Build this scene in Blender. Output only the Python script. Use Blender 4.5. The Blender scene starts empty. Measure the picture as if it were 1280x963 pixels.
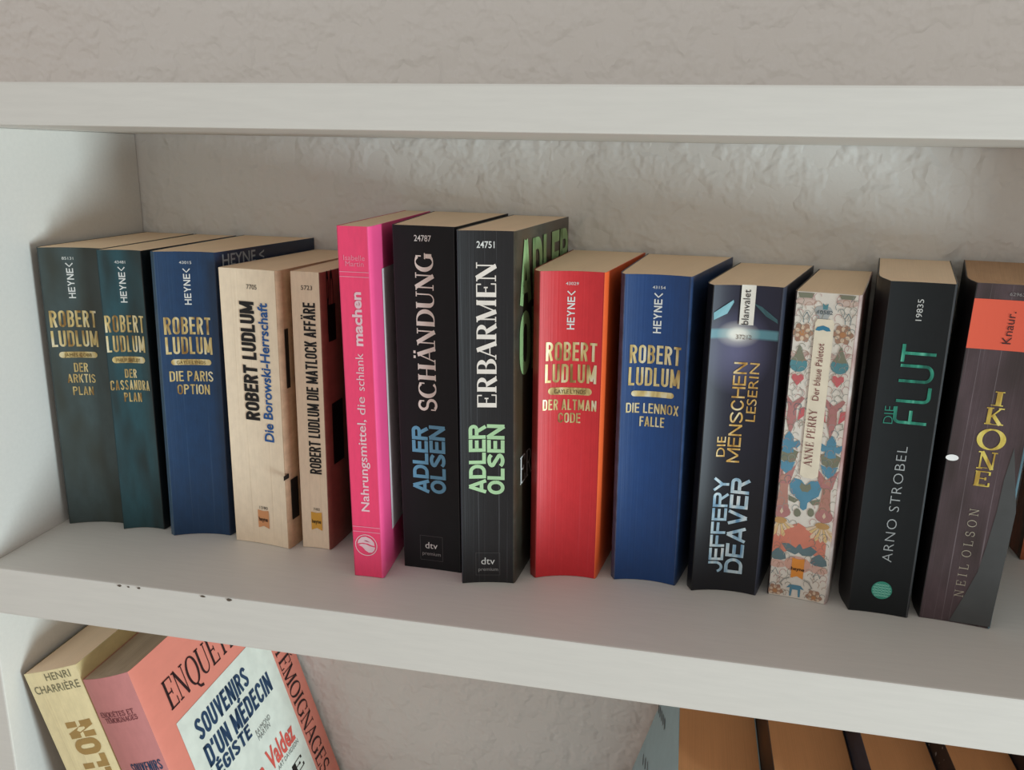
import bpy, bmesh, math, random
from mathutils import Vector, Matrix
random.seed(7)
SC = bpy.context.scene
COL = SC.collection

# ---------------------------------------------------------------- camera
F_PX, IMG_W, IMG_H = 1068.0, 1280.0, 963.0
CAM = Vector((0.4085, -0.4041, 0.2504))
RGT = Vector((0.97944584, 0.20075961, 0.01952994))
UPV = Vector((-0.07064156, 0.25071686, 0.96547958))
FWD = Vector((-0.18893282, 0.94701459, -0.25974556))
cd = bpy.data.cameras.new('camera'); cam = bpy.data.objects.new('camera', cd); COL.objects.link(cam)
cd.sensor_fit = 'HORIZONTAL'; cd.sensor_width = 36.0; cd.lens = F_PX / IMG_W * 36.0
cd.clip_start = 0.01; cd.clip_end = 50
cam.matrix_world = Matrix(((RGT.x, UPV.x, -FWD.x, CAM.x), (RGT.y, UPV.y, -FWD.y, CAM.y), (RGT.z, UPV.z, -FWD.z, CAM.z), (0, 0, 0, 1)))
SC.camera = cam

# ---------------------------------------------------------------- light
w = bpy.data.worlds.new('room_light'); SC.world = w; w.use_nodes = True
bg = w.node_tree.nodes['Background']
bg.inputs[0].default_value = (1.0, 0.95, 0.91, 1); bg.inputs[1].default_value = 0.56
ld = bpy.data.lights.new('window_light', 'AREA'); lo = bpy.data.objects.new('window_light', ld); COL.objects.link(lo)
ld.shape = 'RECTANGLE'; ld.size = 0.45; ld.size_y = 0.8; ld.energy = 45; ld.color = (0.77, 0.94, 1.0)
lo.location = (2.35, -0.95, -0.46)
lo.rotation_euler = (Vector((0.35, 0.05, 0.1)) - Vector(lo.location)).to_track_quat('-Z', 'Y').to_euler()
SC.view_settings.view_transform = 'Standard'; SC.view_settings.look = 'None'
SC.view_settings.gamma = 1.0; SC.view_settings.use_curve_mapping = False; SC.view_settings.exposure = 0.0

# ---------------------------------------------------------------- helpers
def lin(c):
    return tuple(((v / 255) / 12.92 if v / 255 <= 0.04045 else ((v / 255 + 0.055) / 1.055) ** 2.4) for v in c) + (1.0,)
MATS = {}
def base_mat(name, rough=0.5, spec=0.5):
    m = bpy.data.materials.new(name); m.use_nodes = True
    nt = m.node_tree; b = nt.nodes['Principled BSDF']
    b.inputs['Roughness'].default_value = rough; b.inputs['Specular IOR Level'].default_value = spec
    return m, nt, b
def N(nt, t, **kw):
    n = nt.nodes.new(t)
    for k, v in kw.items():
        if k in n.inputs: n.inputs[k].default_value = v
        else: setattr(n, k, v)
    return n
def ramp(nt, fac, stops):
    r = nt.nodes.new('ShaderNodeValToRGB'); e = r.color_ramp.elements
    while len(e) < len(stops): e.new(0.5)
    for i, (p, c) in enumerate(stops): e[i].position = p; e[i].color = c
    nt.links.new(fac, r.inputs[0]); return r.outputs[0]
def mixc(nt, fac, a, b, mode='MIX'):
    n = nt.nodes.new('ShaderNodeMix'); n.data_type = 'RGBA'; n.blend_type = mode
    for sock, v in ((n.inputs['Factor'], fac), (n.inputs['A'], a), (n.inputs['B'], b)):
        pass
    ins = {'f': n.inputs[0], 'a': n.inputs[6], 'b': n.inputs[7]}
    for k, v in (('f', fac), ('a', a), ('b', b)):
        if hasattr(v, 'is_output') or hasattr(v, 'links'): nt.links.new(v, ins[k])
        else: ins[k].default_value = v
    return n.outputs[2]
def uvmap(nt, scale):
    tc = nt.nodes.new('ShaderNodeTexCoord'); mp = nt.nodes.new('ShaderNodeMapping')
    nt.links.new(tc.outputs['UV'], mp.inputs[0]); mp.inputs['Scale'].default_value = scale
    return mp.outputs[0]

def plain(name, rgb, rough=0.45, metal=0.0, spec=0.4):
    key = ('p', name)
    if key in MATS: return MATS[key]
    m, nt, b = base_mat(name, rough, spec); b.inputs['Metallic'].default_value = metal
    tc = nt.nodes.new('ShaderNodeTexCoord')
    nz = N(nt, 'ShaderNodeTexNoise', Scale=90.0, Detail=3.0); nt.links.new(tc.outputs['Object'], nz.inputs['Vector'])
    c = lin(rgb); lo_ = tuple(v * 0.9 for v in c[:3]) + (1,)
    nt.links.new(ramp(nt, nz.outputs[0], [(0.35, lo_), (0.65, c)]), b.inputs['Base Color'])
    MATS[key] = m; return m

def cover(name, rgb, rough=0.4, crease=0.0, crease_rgb=(200, 200, 205), spec=0.5, mottle=0.12, second=None, edge=0.0):
    """printed card cover: mottled ink, reading creases running up the spine, rubbed edges"""
    key = ('c', name)
    if key in MATS: return MATS[key]
    m, nt, b = base_mat(name, rough, spec)
    c = lin(rgb)
    nz = N(nt, 'ShaderNodeTexNoise', Scale=4.0, Detail=5.0, Roughness=0.6); nt.links.new(uvmap(nt, (2, 5, 1)), nz.inputs['Vector'])
    dk = tuple(v * (1 - mottle) for v in c[:3]) + (1,); lt = tuple(min(1, v * (1 + mottle)) for v in c[:3]) + (1,)
    col = ramp(nt, nz.outputs[0], [(0.3, dk), (0.7, lt)])
    if second:                      # a second ink fading in down the spine
        n2 = N(nt, 'ShaderNodeTexNoise', Scale=1.2, Detail=2.0); nt.links.new(uvmap(nt, (1.5, 2.5, 1)), n2.inputs['Vector'])
        col = mixc(nt, ramp(nt, n2.outputs[0], [(0.4, (0, 0, 0, 1)), (0.62, (1, 1, 1, 1))]), col, lin(second))
    if crease > 0:
        ns = N(nt, 'ShaderNodeTexNoise', Scale=1.0, Detail=4.0, Roughness=0.55); nt.links.new(uvmap(nt, (26, 0.9, 1)), ns.inputs['Vector'])
        f1 = ramp(nt, ns.outputs[0], [(0.60, (0, 0, 0, 1)), (0.66, (crease,) * 3 + (1,)), (0.70, (crease * .35,) * 3 + (1,))])
        col = mixc(nt, f1, col, lin(crease_rgb))
        bp = N(nt, 'ShaderNodeBump', Strength=0.25, Distance=0.0006)
        nt.links.new(ns.outputs[0], bp.inputs['Height']); nt.links.new(bp.outputs[0], b.inputs['Normal'])
    nt.links.new(col, b.inputs['Base Color'])
    MATS[key] = m; return m

def gold(name, a=(214, 190, 128), d=(140, 104, 52), s=(232, 224, 196)):
    key = ('g', name)
    if key in MATS: return MATS[key]
    m, nt, b = base_mat(name, 0.38, 0.6); b.inputs['Metallic'].default_value = 0.35
    tc = nt.nodes.new('ShaderNodeTexCoord'); nz = N(nt, 'ShaderNodeTexNoise', Scale=130.0, Detail=2.0)
    mp = nt.nodes.new('ShaderNodeMapping'); mp.inputs['Scale'].default_value = (1.6, 1, 0.45)
    nt.links.new(tc.outputs['Object'], mp.inputs[0]); nt.links.new(mp.outputs[0], nz.inputs['Vector'])
    nt.links.new(ramp(nt, nz.outputs[0], [(0.32, lin(d)), (0.5, lin(a)), (0.68, lin(s))]), b.inputs['Base Color'])
    MATS[key] = m; return m

def paper(name, rgb, dark=0.72):
    key = ('pp', name)
    if key in MATS: return MATS[key]
    m, nt, b = base_mat(name, 0.85, 0.2)
    c = lin(rgb); d = tuple(v * dark for v in c[:3]) + (1,)
    ns = N(nt, 'ShaderNodeTexNoise', Scale=1.0, Detail=4.0, Roughness=0.7); nt.links.new(uvmap(nt, (70, 1.2, 1)), ns.inputs['Vector'])
    nb = N(nt, 'ShaderNodeTexNoise', Scale=2.5, Detail=3.0); nt.links.new(uvmap(nt, (1.5, 2, 1)), nb.inputs['Vector'])
    col = mixc(nt, 0.35, ramp(nt, ns.outputs[0], [(0.35, d), (0.62, c)]), ramp(nt, nb.outputs[0], [(0.35, d), (0.65, c)]))
    bp = N(nt, 'ShaderNodeBump', Strength=0.5, Distance=0.0004); nt.links.new(ns.outputs[0], bp.inputs['Height'])
    nt.links.new(bp.outputs[0], b.inputs['Normal']); nt.links.new(col, b.inputs['Base Color'])
    MATS[key] = m; return m

def painted(name, rgb, rough=0.5, bump=0.15, scale=(6, 60, 60)):
    m, nt, b = base_mat(name, rough, 0.4)
    tc = nt.nodes.new('ShaderNodeTexCoord'); mp = nt.nodes.new('ShaderNodeMapping'); mp.inputs['Scale'].default_value = scale
    nt.links.new(tc.outputs['Object'], mp.inputs[0])
    nz = N(nt, 'ShaderNodeTexNoise', Scale=6.0, Detail=5.0, Roughness=0.6); nt.links.new(mp.outputs[0], nz.inputs['Vector'])
    c = lin(rgb); d = tuple(v * 0.95 for v in c[:3]) + (1,)
    nt.links.new(ramp(nt, nz.outputs[0], [(0.3, d), (0.7, c)]), b.inputs['Base Color'])
    bp = N(nt, 'ShaderNodeBump', Strength=bump, Distance=0.0006); nt.links.new(nz.outputs[0], bp.inputs['Height'])
    nt.links.new(bp.outputs[0], b.inputs['Normal']); return m

def plaster(name, rgb):
    m, nt, b = base_mat(name, 0.8, 0.2)
    tc = nt.nodes.new('ShaderNodeTexCoord')
    n1 = N(nt, 'ShaderNodeTexNoise', Scale=66.0, Detail=2.0, Roughness=0.5, Distortion=0.15); nt.links.new(tc.outputs['Object'], n1.inputs['Vector'])
    n2 = N(nt, 'ShaderNodeTexNoise', Scale=260.0, Detail=3.0); nt.links.new(tc.outputs['Object'], n2.inputs['Vector'])
    r1 = ramp(nt, n1.outputs[0], [(0.42, (0, 0, 0, 1)), (0.68, (1, 1, 1, 1))])
    h = mixc(nt, 0.16, r1, n2.outputs[0])
    bp = N(nt, 'ShaderNodeBump', Strength=0.72, Distance=0.0022); nt.links.new(h, bp.inputs['Height'])
    nt.links.new(bp.outputs[0], b.inputs['Normal'])
    n3 = N(nt, 'ShaderNodeTexNoise', Scale=3.0, Detail=3.0); nt.links.new(tc.outputs['Object'], n3.inputs['Vector'])
    c = lin(rgb); d = tuple(v * 0.95 for v in c[:3]) + (1,)
    nt.links.new(ramp(nt, n3.outputs[0], [(0.3, d), (0.7, c)]), b.inputs['Base Color']); return m

def mesh_obj(name, verts, faces, mats, parent=None, midx=None, uvs=None, smooth=False, origin=None):
    o0 = origin if origin is not None else (Vector(parent['_base']) if parent is not None and '_base' in parent else Vector((0, 0, 0)))
    me = bpy.data.meshes.new(name)
    me.from_pydata([tuple(Vector(v) - o0) for v in verts], [], faces)
    for m in (mats if isinstance(mats, (list, tuple)) else [mats]): me.materials.append(m)
    if midx:
        for i, k in enumerate(midx): me.polygons[i].material_index = k
    if uvs:
        uvl = me.uv_layers.new(name='UVMap')
        for l in me.loops: uvl.data[l.index].uv = uvs[l.vertex_index]
    if smooth:
        for pl in me.polygons: pl.use_smooth = True
    me.update()
    ob = bpy.data.objects.new(name, me); COL.objects.link(ob)
    if parent is not None: ob.parent = parent
    else: ob.location = o0
    return ob

def thing(name, label, cat, base, group=None):
    o = bpy.data.objects.new(name, None); COL.objects.link(o)
    o.location = base; o.empty_display_size = 0.02
    o['label'] = label; o['category'] = cat; o['_base'] = tuple(base)
    if group: o['group'] = group
    return o

def box_obj(name, x0, x1, y0, y1, z0, z1, mat, parent=None, bevel=0.0015):
    bm = bmesh.new()
    o0 = Vector(parent['_base']) if parent is not None and '_base' in parent else Vector((0, 0, 0))
    bmesh.ops.create_cube(bm, size=1.0)
    for v in bm.verts:
        v.co = Vector(((x0 + x1) / 2 + v.co.x * (x1 - x0), (y0 + y1) / 2 + v.co.y * (y1 - y0), (z0 + z1) / 2 + v.co.z * (z1 - z0))) - o0
    if bevel: bmesh.ops.bevel(bm, geom=list(bm.edges), offset=bevel, segments=2, profile=0.6, affect='EDGES')
    me = bpy.data.meshes.new(name); bm.to_mesh(me); bm.free(); me.materials.append(mat)
    ob = bpy.data.objects.new(name, me); COL.objects.link(ob)
    if parent is not None: ob.parent = parent
    return ob

def ray(px):
    return FWD + RGT * ((px[0] - IMG_W / 2) / F_PX) - UPV * ((px[1] - IMG_H / 2) / F_PX)

# ---------------------------------------------------------------- structure
DEP, HUP, TLO, TUP = 0.1896, 0.2604, 0.0313, 0.0213
ZL = -TLO - 0.26                       # top of the board below
wallm = plaster('white_plaster', (236, 233, 228))
wall = mesh_obj('wall_back', [(-2, DEP, -1.3), (2.6, DEP, -1.3), (2.6, DEP, 1.4), (-2, DEP, 1.4),
                             (-2, DEP + .1, -1.3), (2.6, DEP + .1, -1.3), (2.6, DEP + .1, 1.4), (-2, DEP + .1, 1.4)],
                [(0, 1, 2, 3), (5, 4, 7, 6), (3, 2, 6, 7), (1, 0, 4, 5), (0, 3, 7, 4), (2, 1, 5, 6)], wallm)
wall['kind'] = 'structure'
floorm = painted('floor_boards_paint', (168, 138, 108), 0.5, 0.1, (2, 20, 2))
fl = box_obj('floor', -2, 2.6, -2.6, DEP, -1.35, -1.3, floorm, None, 0); fl['kind'] = 'structure'

whitep = painted('white_gloss_paint', (222, 219, 212), 0.46, 0.12)
case = thing('bookcase', 'white painted wooden bookcase standing against the plaster wall', 'bookcase', (0.36, 0.09, -1.3))
XR = 0.83
yb = DEP - 0.0006
box_obj('side_panel', -0.022, 0.0, 0.0, yb, -1.3, HUP, whitep, case, 0.001)
box_obj('side_panel', XR, XR + 0.022, 0.0, yb, -1.3, HUP, whitep, case, 0.001)
box_obj('shelf_board', -0.022, XR + 0.022, -0.005, yb, HUP, HUP + TUP, whitep, case, 0.0012)
box_obj('shelf_board', 0.0, XR, 0.0, yb, -TLO, 0.0, whitep, case, 0.0012)
for k in range(1, 5):
    zt = -k * (TLO + 0.26)
    box_obj('shelf_board', 0.0, XR, 0.0, yb, zt - TLO, zt, whitep, case, 0.0012)
# the board over the photo's front row runs across the side panel's front at the left edge
chipm = plain('bare_wood_chip', (96, 84, 72), 0.8)
def chip(px, L, hgt, z, y):
    d = ray(px); t = (z - CAM.z) / d.z if y is None else (y - CAM.y) / d.y
    c = CAM + d * t
    n = 9; vs = []
    for i in range(n):
        a = 2 * math.pi * i / n; r = random.uniform(0.7, 1.15)
        vs.append(Vector((c.x + math.cos(a) * L * r * .7, -0.0004, min(-0.00035, -0.0012 + math.sin(a) * hgt * r * .75))))
    f = [tuple(range(n))]
    back = [v + Vector((0, 0.0008, 0)) for v in vs]
    f += [tuple(range(2 * n - 1, n - 1, -1))] + [(i, i + n, (i + 1) % n + n, (i + 1) % n) for i in range(n)]
    mesh_obj('paint_chip', vs + back, f, chipm, case)
for px, L, hg in (((149, 732), .0022, .0009), ((160, 733), .0011, .0006), ((173, 734), .0015, .0008), ((253, 744), .0024, .0008), ((286, 748), .0026, .0011)):
    chip(px, L, hg, None, -0.0004)

# ---------------------------------------------------------------- lettering
def arc(cx, cy, rx, ry, a0, a1, n=14):
    return [(cx + rx * math.cos(math.radians(a0 + (a1 - a0) * i / n)), cy + ry * math.sin(math.radians(a0 + (a1 - a0) * i / n))) for i in range(n + 1)]
T_, t_, V_ = 'T', 't', 'V'
def serif_glyph(ch):
    """strokes (points, weight) of a roman capital, its width and serifs (x, y, length)"""
    acc = {'Ä': ('A', 'd'), 'Ê': ('E', 'c'), 'É': ('E', 'a')}.get(ch)
    if acc:
        w_, st, sf = serif_glyph(acc[0]); cx = w_ * 0.47
        st = list(st)
        if acc[1] == 'd': st += [([(cx - .17, 1.17), (cx - .05, 1.17)], 'D'), ([(cx + .05, 1.17), (cx + .17, 1.17)], 'D')]
        if acc[1] == 'c': st += [([(cx - .15, 1.08), (cx, 1.22)], t_), ([(cx, 1.22), (cx + .15, 1.08)], t_)]
        if acc[1] == 'a': st += [([(cx - .05, 1.08), (cx + .12, 1.24)], t_)]
        return w_, st, sf
    G = {
     'A': (.74, [([(.06, 0), (.37, 1)], t_), ([(.35, 1), (.66, 0)], T_), ([(.17, .33), (.55, .33)], t_)], [(.06, 0, .2), (.66, 0, .26)]),
     'B': (.68, [([(.15, 0), (.15, 1)], T_), ([(.05, .98), (.32, .98)] + arc(.32, .755, .23, .225, 90, -90) + [(.15, .53)], V_), ([(.15, .53), (.32, .53)] + arc(.33, .275, .27, .255, 90, -90) + [(.05, .02)], V_)], []),
     'C': (.74, [(arc(.4, .5, .33, .48, 48, 312, 24), V_), ([(.65, .66), (.65, .95)], t_)], []),
     'D': (.78, [([(.15, 0), (.15, 1)], T_), ([(.05, .98), (.32, .98)] + arc(.32, .5, .38, .48, 90, -90, 20) + [(.05, .02)], V_)], []),
     'E': (.66, [([(.15, 0), (.15, 1)], T_), ([(.05, .98), (.57, .98)], t_), ([(.05, .02), (.59, .02)], t_), ([(.15, .52), (.44, .52)], t_), ([(.57, 1), (.57, .76)], t_), ([(.59, 0), (.59, .26)], t_), ([(.44, .42), (.44, .62)], t_)], []),
     'G': (.8, [(arc(.4, .5, .33, .48, 48, 318, 24), V_), ([(.65, .66), (.65, .95)], t_), ([(.65, .08), (.65, .42)], T_)], [(.65, .43, .26)]),
     'H': (.8, [([(.15, 0), (.15, 1)], T_), ([(.63, 0), (.63, 1)], T_), ([(.15, .51), (.63, .51)], t_)], [(.15, 0, .28), (.15, 1, .28), (.63, 0, .28), (.63, 1, .28)]),
     'I': (.34, [([(.16, 0), (.16, 1)], T_)], [(.16, 0, .28), (.16, 1, .28)]),
     'K': (.74, [([(.15, 0), (.15, 1)], T_), ([(.2, .42), (.58, 1)], t_), ([(.3, .56), (.62, 0)], T_)], [(.15, 0, .28), (.15, 1, .28), (.58, 1, .22), (.62, 0, .24)]),
     'L': (.62, [([(.15, 0), (.15, 1)], T_), ([(.05, .02), (.57, .02)], t_), ([(.57, 0), (.57, .26)], t_)], [(.15, 1, .28)]),
     'M': (.96, [([(.12, 0), (.12, 1)], t_), ([(.13, 1), (.45, 0)], T_), ([(.45, 0), (.78, 1)], t_), ([(.8, 0), (.8, 1)], T_)], [(.12, 0, .22), (.8, 0, .28), (.08, 1, .18), (.82, 1, .2)]),
     'N': (.8, [([(.13, 0), (.13, 1)], t_), ([(.13, 1), (.64, 0)], T_), ([(.65, 0), (.65, 1)], t_)], [(.13, 0, .24), (.1, 1, .2), (.65, 1, .24)]),
     'O': (.8, [(arc(.4, .5, .33, .49, 0, 360, 32), V_)], []),
     'P': (.64, [([(.15, 0), (.15, 1)], T_), ([(.05, .98), (.32, .98)] + arc(.32, .73, .25, .25, 90, -90) + [(.15, .48)], V_)], [(.15, 0, .28)]),
     'Q': (.8, [(arc(.4, .5, .33, .49, 0, 360, 32), V_), ([(.38, .02), (.52, -.16), (.74, -.2)], 'm')], []),
     'R': (.74, [([(.15, 0), (.15, 1)], T_), ([(.05, .98), (.32, .98)] + arc(.32, .745, .24, .235, 90, -90) + [(.15, .51)], V_), ([(.36, .51), (.62, 0)], T_)], [(.15, 0, .28), (.64, 0, .2)]),
     'S': (.62, [(arc(.3, .745, .21, .235, 40, 270, 16) + arc(.3, .265, .23, .245, 90, -140, 16), 'm'), ([(.48, .7), (.48, .96)], t_), ([(.08, .05), (.08, .32)], t_)], []),
     'T': (.7, [([(.34, 0), (.34, 1)], T_), ([(.04, .98), (.64, .98)], t_), ([(.04, 1), (.04, .74)], t_), ([(.64, 1), (.64, .74)], t_)], [(.34, 0, .28)]),
     'U': (.78, [([(.15, 1), (.15, .3)] + arc(.39, .3, .24, .28, 180, 270, 10), V_), (arc(.39, .3, .25, .28, 270, 360, 10) + [(.64, 1)], t_)], [(.15, 1, .28), (.64, 1, .22)]),
     'Y': (.72, [([(.07, 1), (.36, .45)], T_), ([(.64, 1), (.36, .45)], t_), ([(.36, .45), (.36, 0)], T_)], [(.07, 1, .24), (.64, 1, .2), (.36, 0, .28)]),
    }
    return G.get(ch, (.4, [], []))
def strip(pts, wf, V, F):
    n = len(pts); ids = []
    for i, p in enumerate(pts):
        a = Vector(pts[max(i - 1, 0)]); b = Vector(pts[min(i + 1, n - 1)]); d = (b - a)
        if d.length < 1e-9: d = Vector((1, 0))
        d.normalize(); nrm = Vector((-d.y, d.x)); h = wf(d) / 2
        q = Vector(p)
        ids.append((len(V), len(V) + 1)); V.append(tuple(q + nrm * h)); V.append(tuple(q - nrm * h))
    for (a, b), (c, d) in zip(ids, ids[1:]): F.append((a, b, d, c))
def serif_text(s, thick=.17, thin=.05, track=.04, uniform=False):
    V, F, x = [], [], 0.0
    for ch in s:
        if ch == ' ': x += .34; continue
        w_, st, sf = serif_glyph(ch); V0 = len(V)
        for pts, code in st:
            wf = {T_: lambda d: thick, t_: lambda d: thin, 'm': lambda d: (thick + thin) * .55, 'D': lambda d: .12,
                  V_: lambda d: thin + (thick - thin) * abs(d.y) ** 1.6}[code]
            strip(pts, wf, V, F)
        for (sx, sy, L) in sf:
            yy = sy + (thin / 2 if sy < .9 else -thin / 2)
            strip([(sx - L / 2, yy), (sx + L / 2, yy)], lambda d: thin, V, F)
        for i in range(V0, len(V)): V[i] = (V[i][0] + x, V[i][1])
        x += w_ + track
    return V, F
def block_glyph(ch, W, s):
    h = s / 2; l, r, b, t, m = h, W - h, h, 1 - h, .53; rx = (W - s) / 2; ry = min(.5 - h, max(rx * 1.15, .12)); cx = W / 2
    acc = {'Ä': ('A', 'd'), 'É': ('E', 'a'), 'È': ('E', 'g')}.get(ch)
    if acc:
        w_, st = block_glyph(acc[0], W, s); c_ = w_ / 2
        st = st + {'d': [[(c_ - s * 1.1, 1.13), (c_ - s * .25, 1.13)], [(c_ + s * .25, 1.13), (c_ + s * 1.1, 1.13)]], 'a': [[(c_ - s * .3, 1.08), (c_ + s * .7, 1.24)]], 'g': [[(c_ + s * .3, 1.08), (c_ - s * .7, 1.24)]]}[acc[1]]
        return w_, st
    top = arc(cx, t - ry, rx, ry, 0, 180, 10); bot = arc(cx, b + ry, rx, ry, 180, 360, 10)
    q = math.degrees(math.asin(max(0.0, min(.8, (.70 - (t - ry)) / ry)))); ctop = ([(r, .70)] if q == 0 else []) + arc(cx, t - ry, rx, ry, q, 180, 10); cbot = arc(cx, b + ry, rx, ry, 180, 360 - q, 10) + ([(r, .30)] if q == 0 else [])
    mid_r = min((t - m) / 2, rx * 1.1); bl = [(0, t), (r - mid_r, t)] + arc(r - mid_r, (t + m) / 2, mid_r, (t - m) / 2, 90, -90, 8) + [(0, m)]
    G = {'I': (s, [[(h, 0), (h, 1)]]), 'H': (W, [[(l, 0), (l, 1)], [(r, 0), (r, 1)], [(l, m), (r, m)]]),
     'E': (W * .88, [[(l, 0), (l, 1)], [(l, t), (W * .88, t)], [(l, m), (W * .82, m)], [(l, b), (W * .88, b)]]),
     'F': (W * .85, [[(l, 0), (l, 1)], [(l, t), (W * .85, t)], [(l, m), (W * .8, m)]]),
     'L': (W * .82, [[(l, 0), (l, 1)], [(l, b), (W * .82, b)]]), 'T': (W * .96, [[(W * .48, 0), (W * .48, 1)], [(0, t), (W * .96, t)]]),
     'O': (W, [top + [(l, b + ry)] + bot + [(r, t - ry)]]), 'Q': (W, [top + [(l, b + ry)] + bot + [(r, t - ry)], [(cx, .22), (W, -.04)]]),
     'C': (W, [ctop + [(l, b + ry)] + cbot]), 'G': (W, [ctop + [(l, b + ry)] + bot + [(r, .46), (cx, .46)]]),
     '<': (W * .8, [[(W * .75, 1), (h, .5), (W * .75, 0)]]),
     'D': (W, [[(l, 0), (l, 1)], [(0, t), (cx, t)] + arc(cx, t - ry, rx, ry, 90, 0, 6) + [(r, b + ry)] + arc(cx, b + ry, rx, ry, 0, -90, 6) + [(0, b)]]),
     'U': (W, [[(l, 1), (l, b + ry)] + bot + [(r, 1)]]), 'J': (W * .8, [[(W * .8 - h, 1), (W * .8 - h, b + ry)] + arc(W * .8 - h - rx * .8, b + ry, rx * .8, ry, 0, -160, 8)]),
     'S': (W, [[(r, .76)] + arc(cx, .5 + (t - .5) * .55, rx, (t - .5) * .45, 20, 180, 10) + [(l, .69), (cx, .5), (r, .31)] + arc(cx, .5 - (.5 - b) * .55, rx, (.5 - b) * .45, 0, -160, 10) + [(l, .24)]]),
     'R': (W, [[(l, 0), (l, 1)], bl, [(W * .5, m), (r, 0)]]), 'P': (W, [[(l, 0), (l, 1)], bl]),
     'B': (W, [[(l, 0), (l, 1)], bl, [(0, m), (cx, m)] + arc(cx, (m + b) / 2, rx, (m - b) / 2, 90, -90, 8) + [(0, b)]]),
     'A': (W * 1.06, [[(h * .9, 0), (W * .53, 1)], [(W * .53, 1), (W * 1.06 - h * .9, 0)], [(W * .22, .27), (W * .84, .27)]]),
     'N': (W * 1.04, [[(l, 0), (l, 1)], [(W * 1.04 - h, 0), (W * 1.04 - h, 1)], [(l, .98), (W * 1.04 - h, .02)]]),
     'M': (W * 1.32, [[(l, 0), (l, 1)], [(W * 1.32 - h, 0), (W * 1.32 - h, 1)], [(l, .97), (W * .66, .12)], [(W * 1.32 - h, .97), (W * .66, .12)]]),
     'K': (W, [[(l, 0), (l, 1)], [(l + h, .42), (r, 1)], [(W * .42, .6), (r, 0)]]), 'V': (W, [[(h * .9, 1), (W / 2, 0)], [(W - h * .9, 1), (W / 2, 0)]]),
     'X': (W, [[(h, 0), (r, 1)], [(h, 1), (r, 0)]]), 'Y': (W, [[(h * .9, 1), (W / 2, .45)], [(W - h * .9, 1), (W / 2, .45)], [(W / 2, .5), (W / 2, 0)]]),
     'Z': (W, [[(0, t), (r, t), (l, b), (W, b)]]), '’': (s, [[(h, 1), (h * .6, .72)]])}
    return G.get(ch, (W * .5, []))
def block_text(s, ratio, sw=.17, gap=.09):
    def lay(W, sx):
        V, F, x = [], [], 0.0
        for ch in s:
            if ch == ' ': x += W * .55; continue
            w_, st = block_glyph(ch, W, sx); k = len(V)
            for p_ in st: strip(p_, lambda d: sx, V, F)
            for i in range(k, len(V)): V[i] = (V[i][0] + x, V[i][1])
            x += w_ + gap
        return V, F, x - gap
    lo_, hi_ = .08, 2.5
    for _ in range(24):
        W = (lo_ + hi_) / 2
        if lay(W, min(sw, W * .36))[2] < ratio: lo_ = W
        else: hi_ = W
    V, F, _ = lay(W, min(sw, W * .36)); return V, F
FC = {}
def font_text(s, bold=0.0, spacing=1.0):
    key = (s, bold, spacing)
    if key in FC: return FC[key]
    c = bpy.data.curves.new('lettering', 'FONT'); c.body = s; c.offset = bold; c.space_character = spacing; c.resolution_u = 3; c.size = 1.0
    o = bpy.data.objects.new('lettering', c)
    me = o.to_mesh(); V = [(v.co.x, v.co.y) for v in me.vertices]; F = [tuple(p.vertices) for p in me.polygons]
    o.to_mesh_clear(); bpy.data.objects.remove(o); bpy.data.curves.remove(c)
    FC[key] = (V, F); return FC[key]
_hv = font_text('H')[0]; CAPH = max(v[1] for v in _hv) - min(v[1] for v in _hv)

class Surf:
    """a flat or gently hollow rectangle of a book (spine or cover): u runs across, v up"""
    def __init__(s, fn, w, h, sagfrac=0.0): s.fn, s.w, s.h = fn, w, h
    def pt(s, u, v, off=0.0):
        e = 1e-4
        p = s.fn(u, v)
        if off:
            du = s.fn(u + e, v) - s.fn(u - e, v); dv = s.fn(u, v + e) - s.fn(u, v - e)
            n = dv.cross(du).normalized(); n = -n
            p = p + n * off
        return p
    def uv(s, px):
        d = ray(px); u, v = s.w / 2, s.h / 2
        for _ in range(12):                      # walk to where the pixel's ray meets the surface
            p = s.fn(u, v); e = 1e-4
            du = (s.fn(u + e, v) - s.fn(u - e, v)) / (2 * e); dv = (s.fn(u, v + e) - s.fn(u, v - e)) / (2 * e)
            n = du.cross(dv); t = (p - CAM).dot(n) / d.dot(n); q = CAM + d * t - p
            a, b_, c_ = du.dot(du), du.dot(dv), dv.dot(dv); r1, r2 = q.dot(du), q.dot(dv); det = a * c_ - b_ * b_
            u += (r1 * c_ - r2 * b_) / det; v += (a * r2 - b_ * r1) / det
            u = min(max(u, -.05), s.w + .05)
        return Vector((u, v))

OFF = 0.00025
def put(surf, VF, o, bx, by, name, mat, parent, off=OFF):
    V, F = VF
    vs = [surf.pt(*(o + bx * x + by * y), off) for x, y in V]
    return mesh_obj(name, vs, F, mat, surf.obj)
def text(book, s, A, B, hpx, mat, name='title_lettering', serif=None, bold=0.0, surf=None, spacing=1.0, snap=True, off=OFF, block=None):
    sf = surf or book.spine
    a, b = sf.uv(A), sf.uv(B); pxl = math.hypot(B[0] - A[0], B[1] - A[1]); d = b - a
    if snap:
        if abs(d.x) > abs(d.y): m_ = (a.y + b.y) / 2; a.y = b.y = m_
        else: m_ = (a.x + b.x) / 2; a.x = b.x = m_
        d = b - a
    hm = hpx * d.length / pxl
    V, F = block_text(s, d.length / hm, *block) if block else serif_text(s, **serif) if serif else font_text(s, bold, spacing)
    x0 = min(v[0] for v in V); x1 = max(v[0] for v in V); ch = 1.0 if serif or block else CAPH
    by = Vector((-d.y, d.x)).normalized() * hm
    V = [((x - x0) / (x1 - x0), y / ch) for x, y in V]
    return put(sf, (V, F), a, d, by, name, mat, book.root, off)
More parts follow.
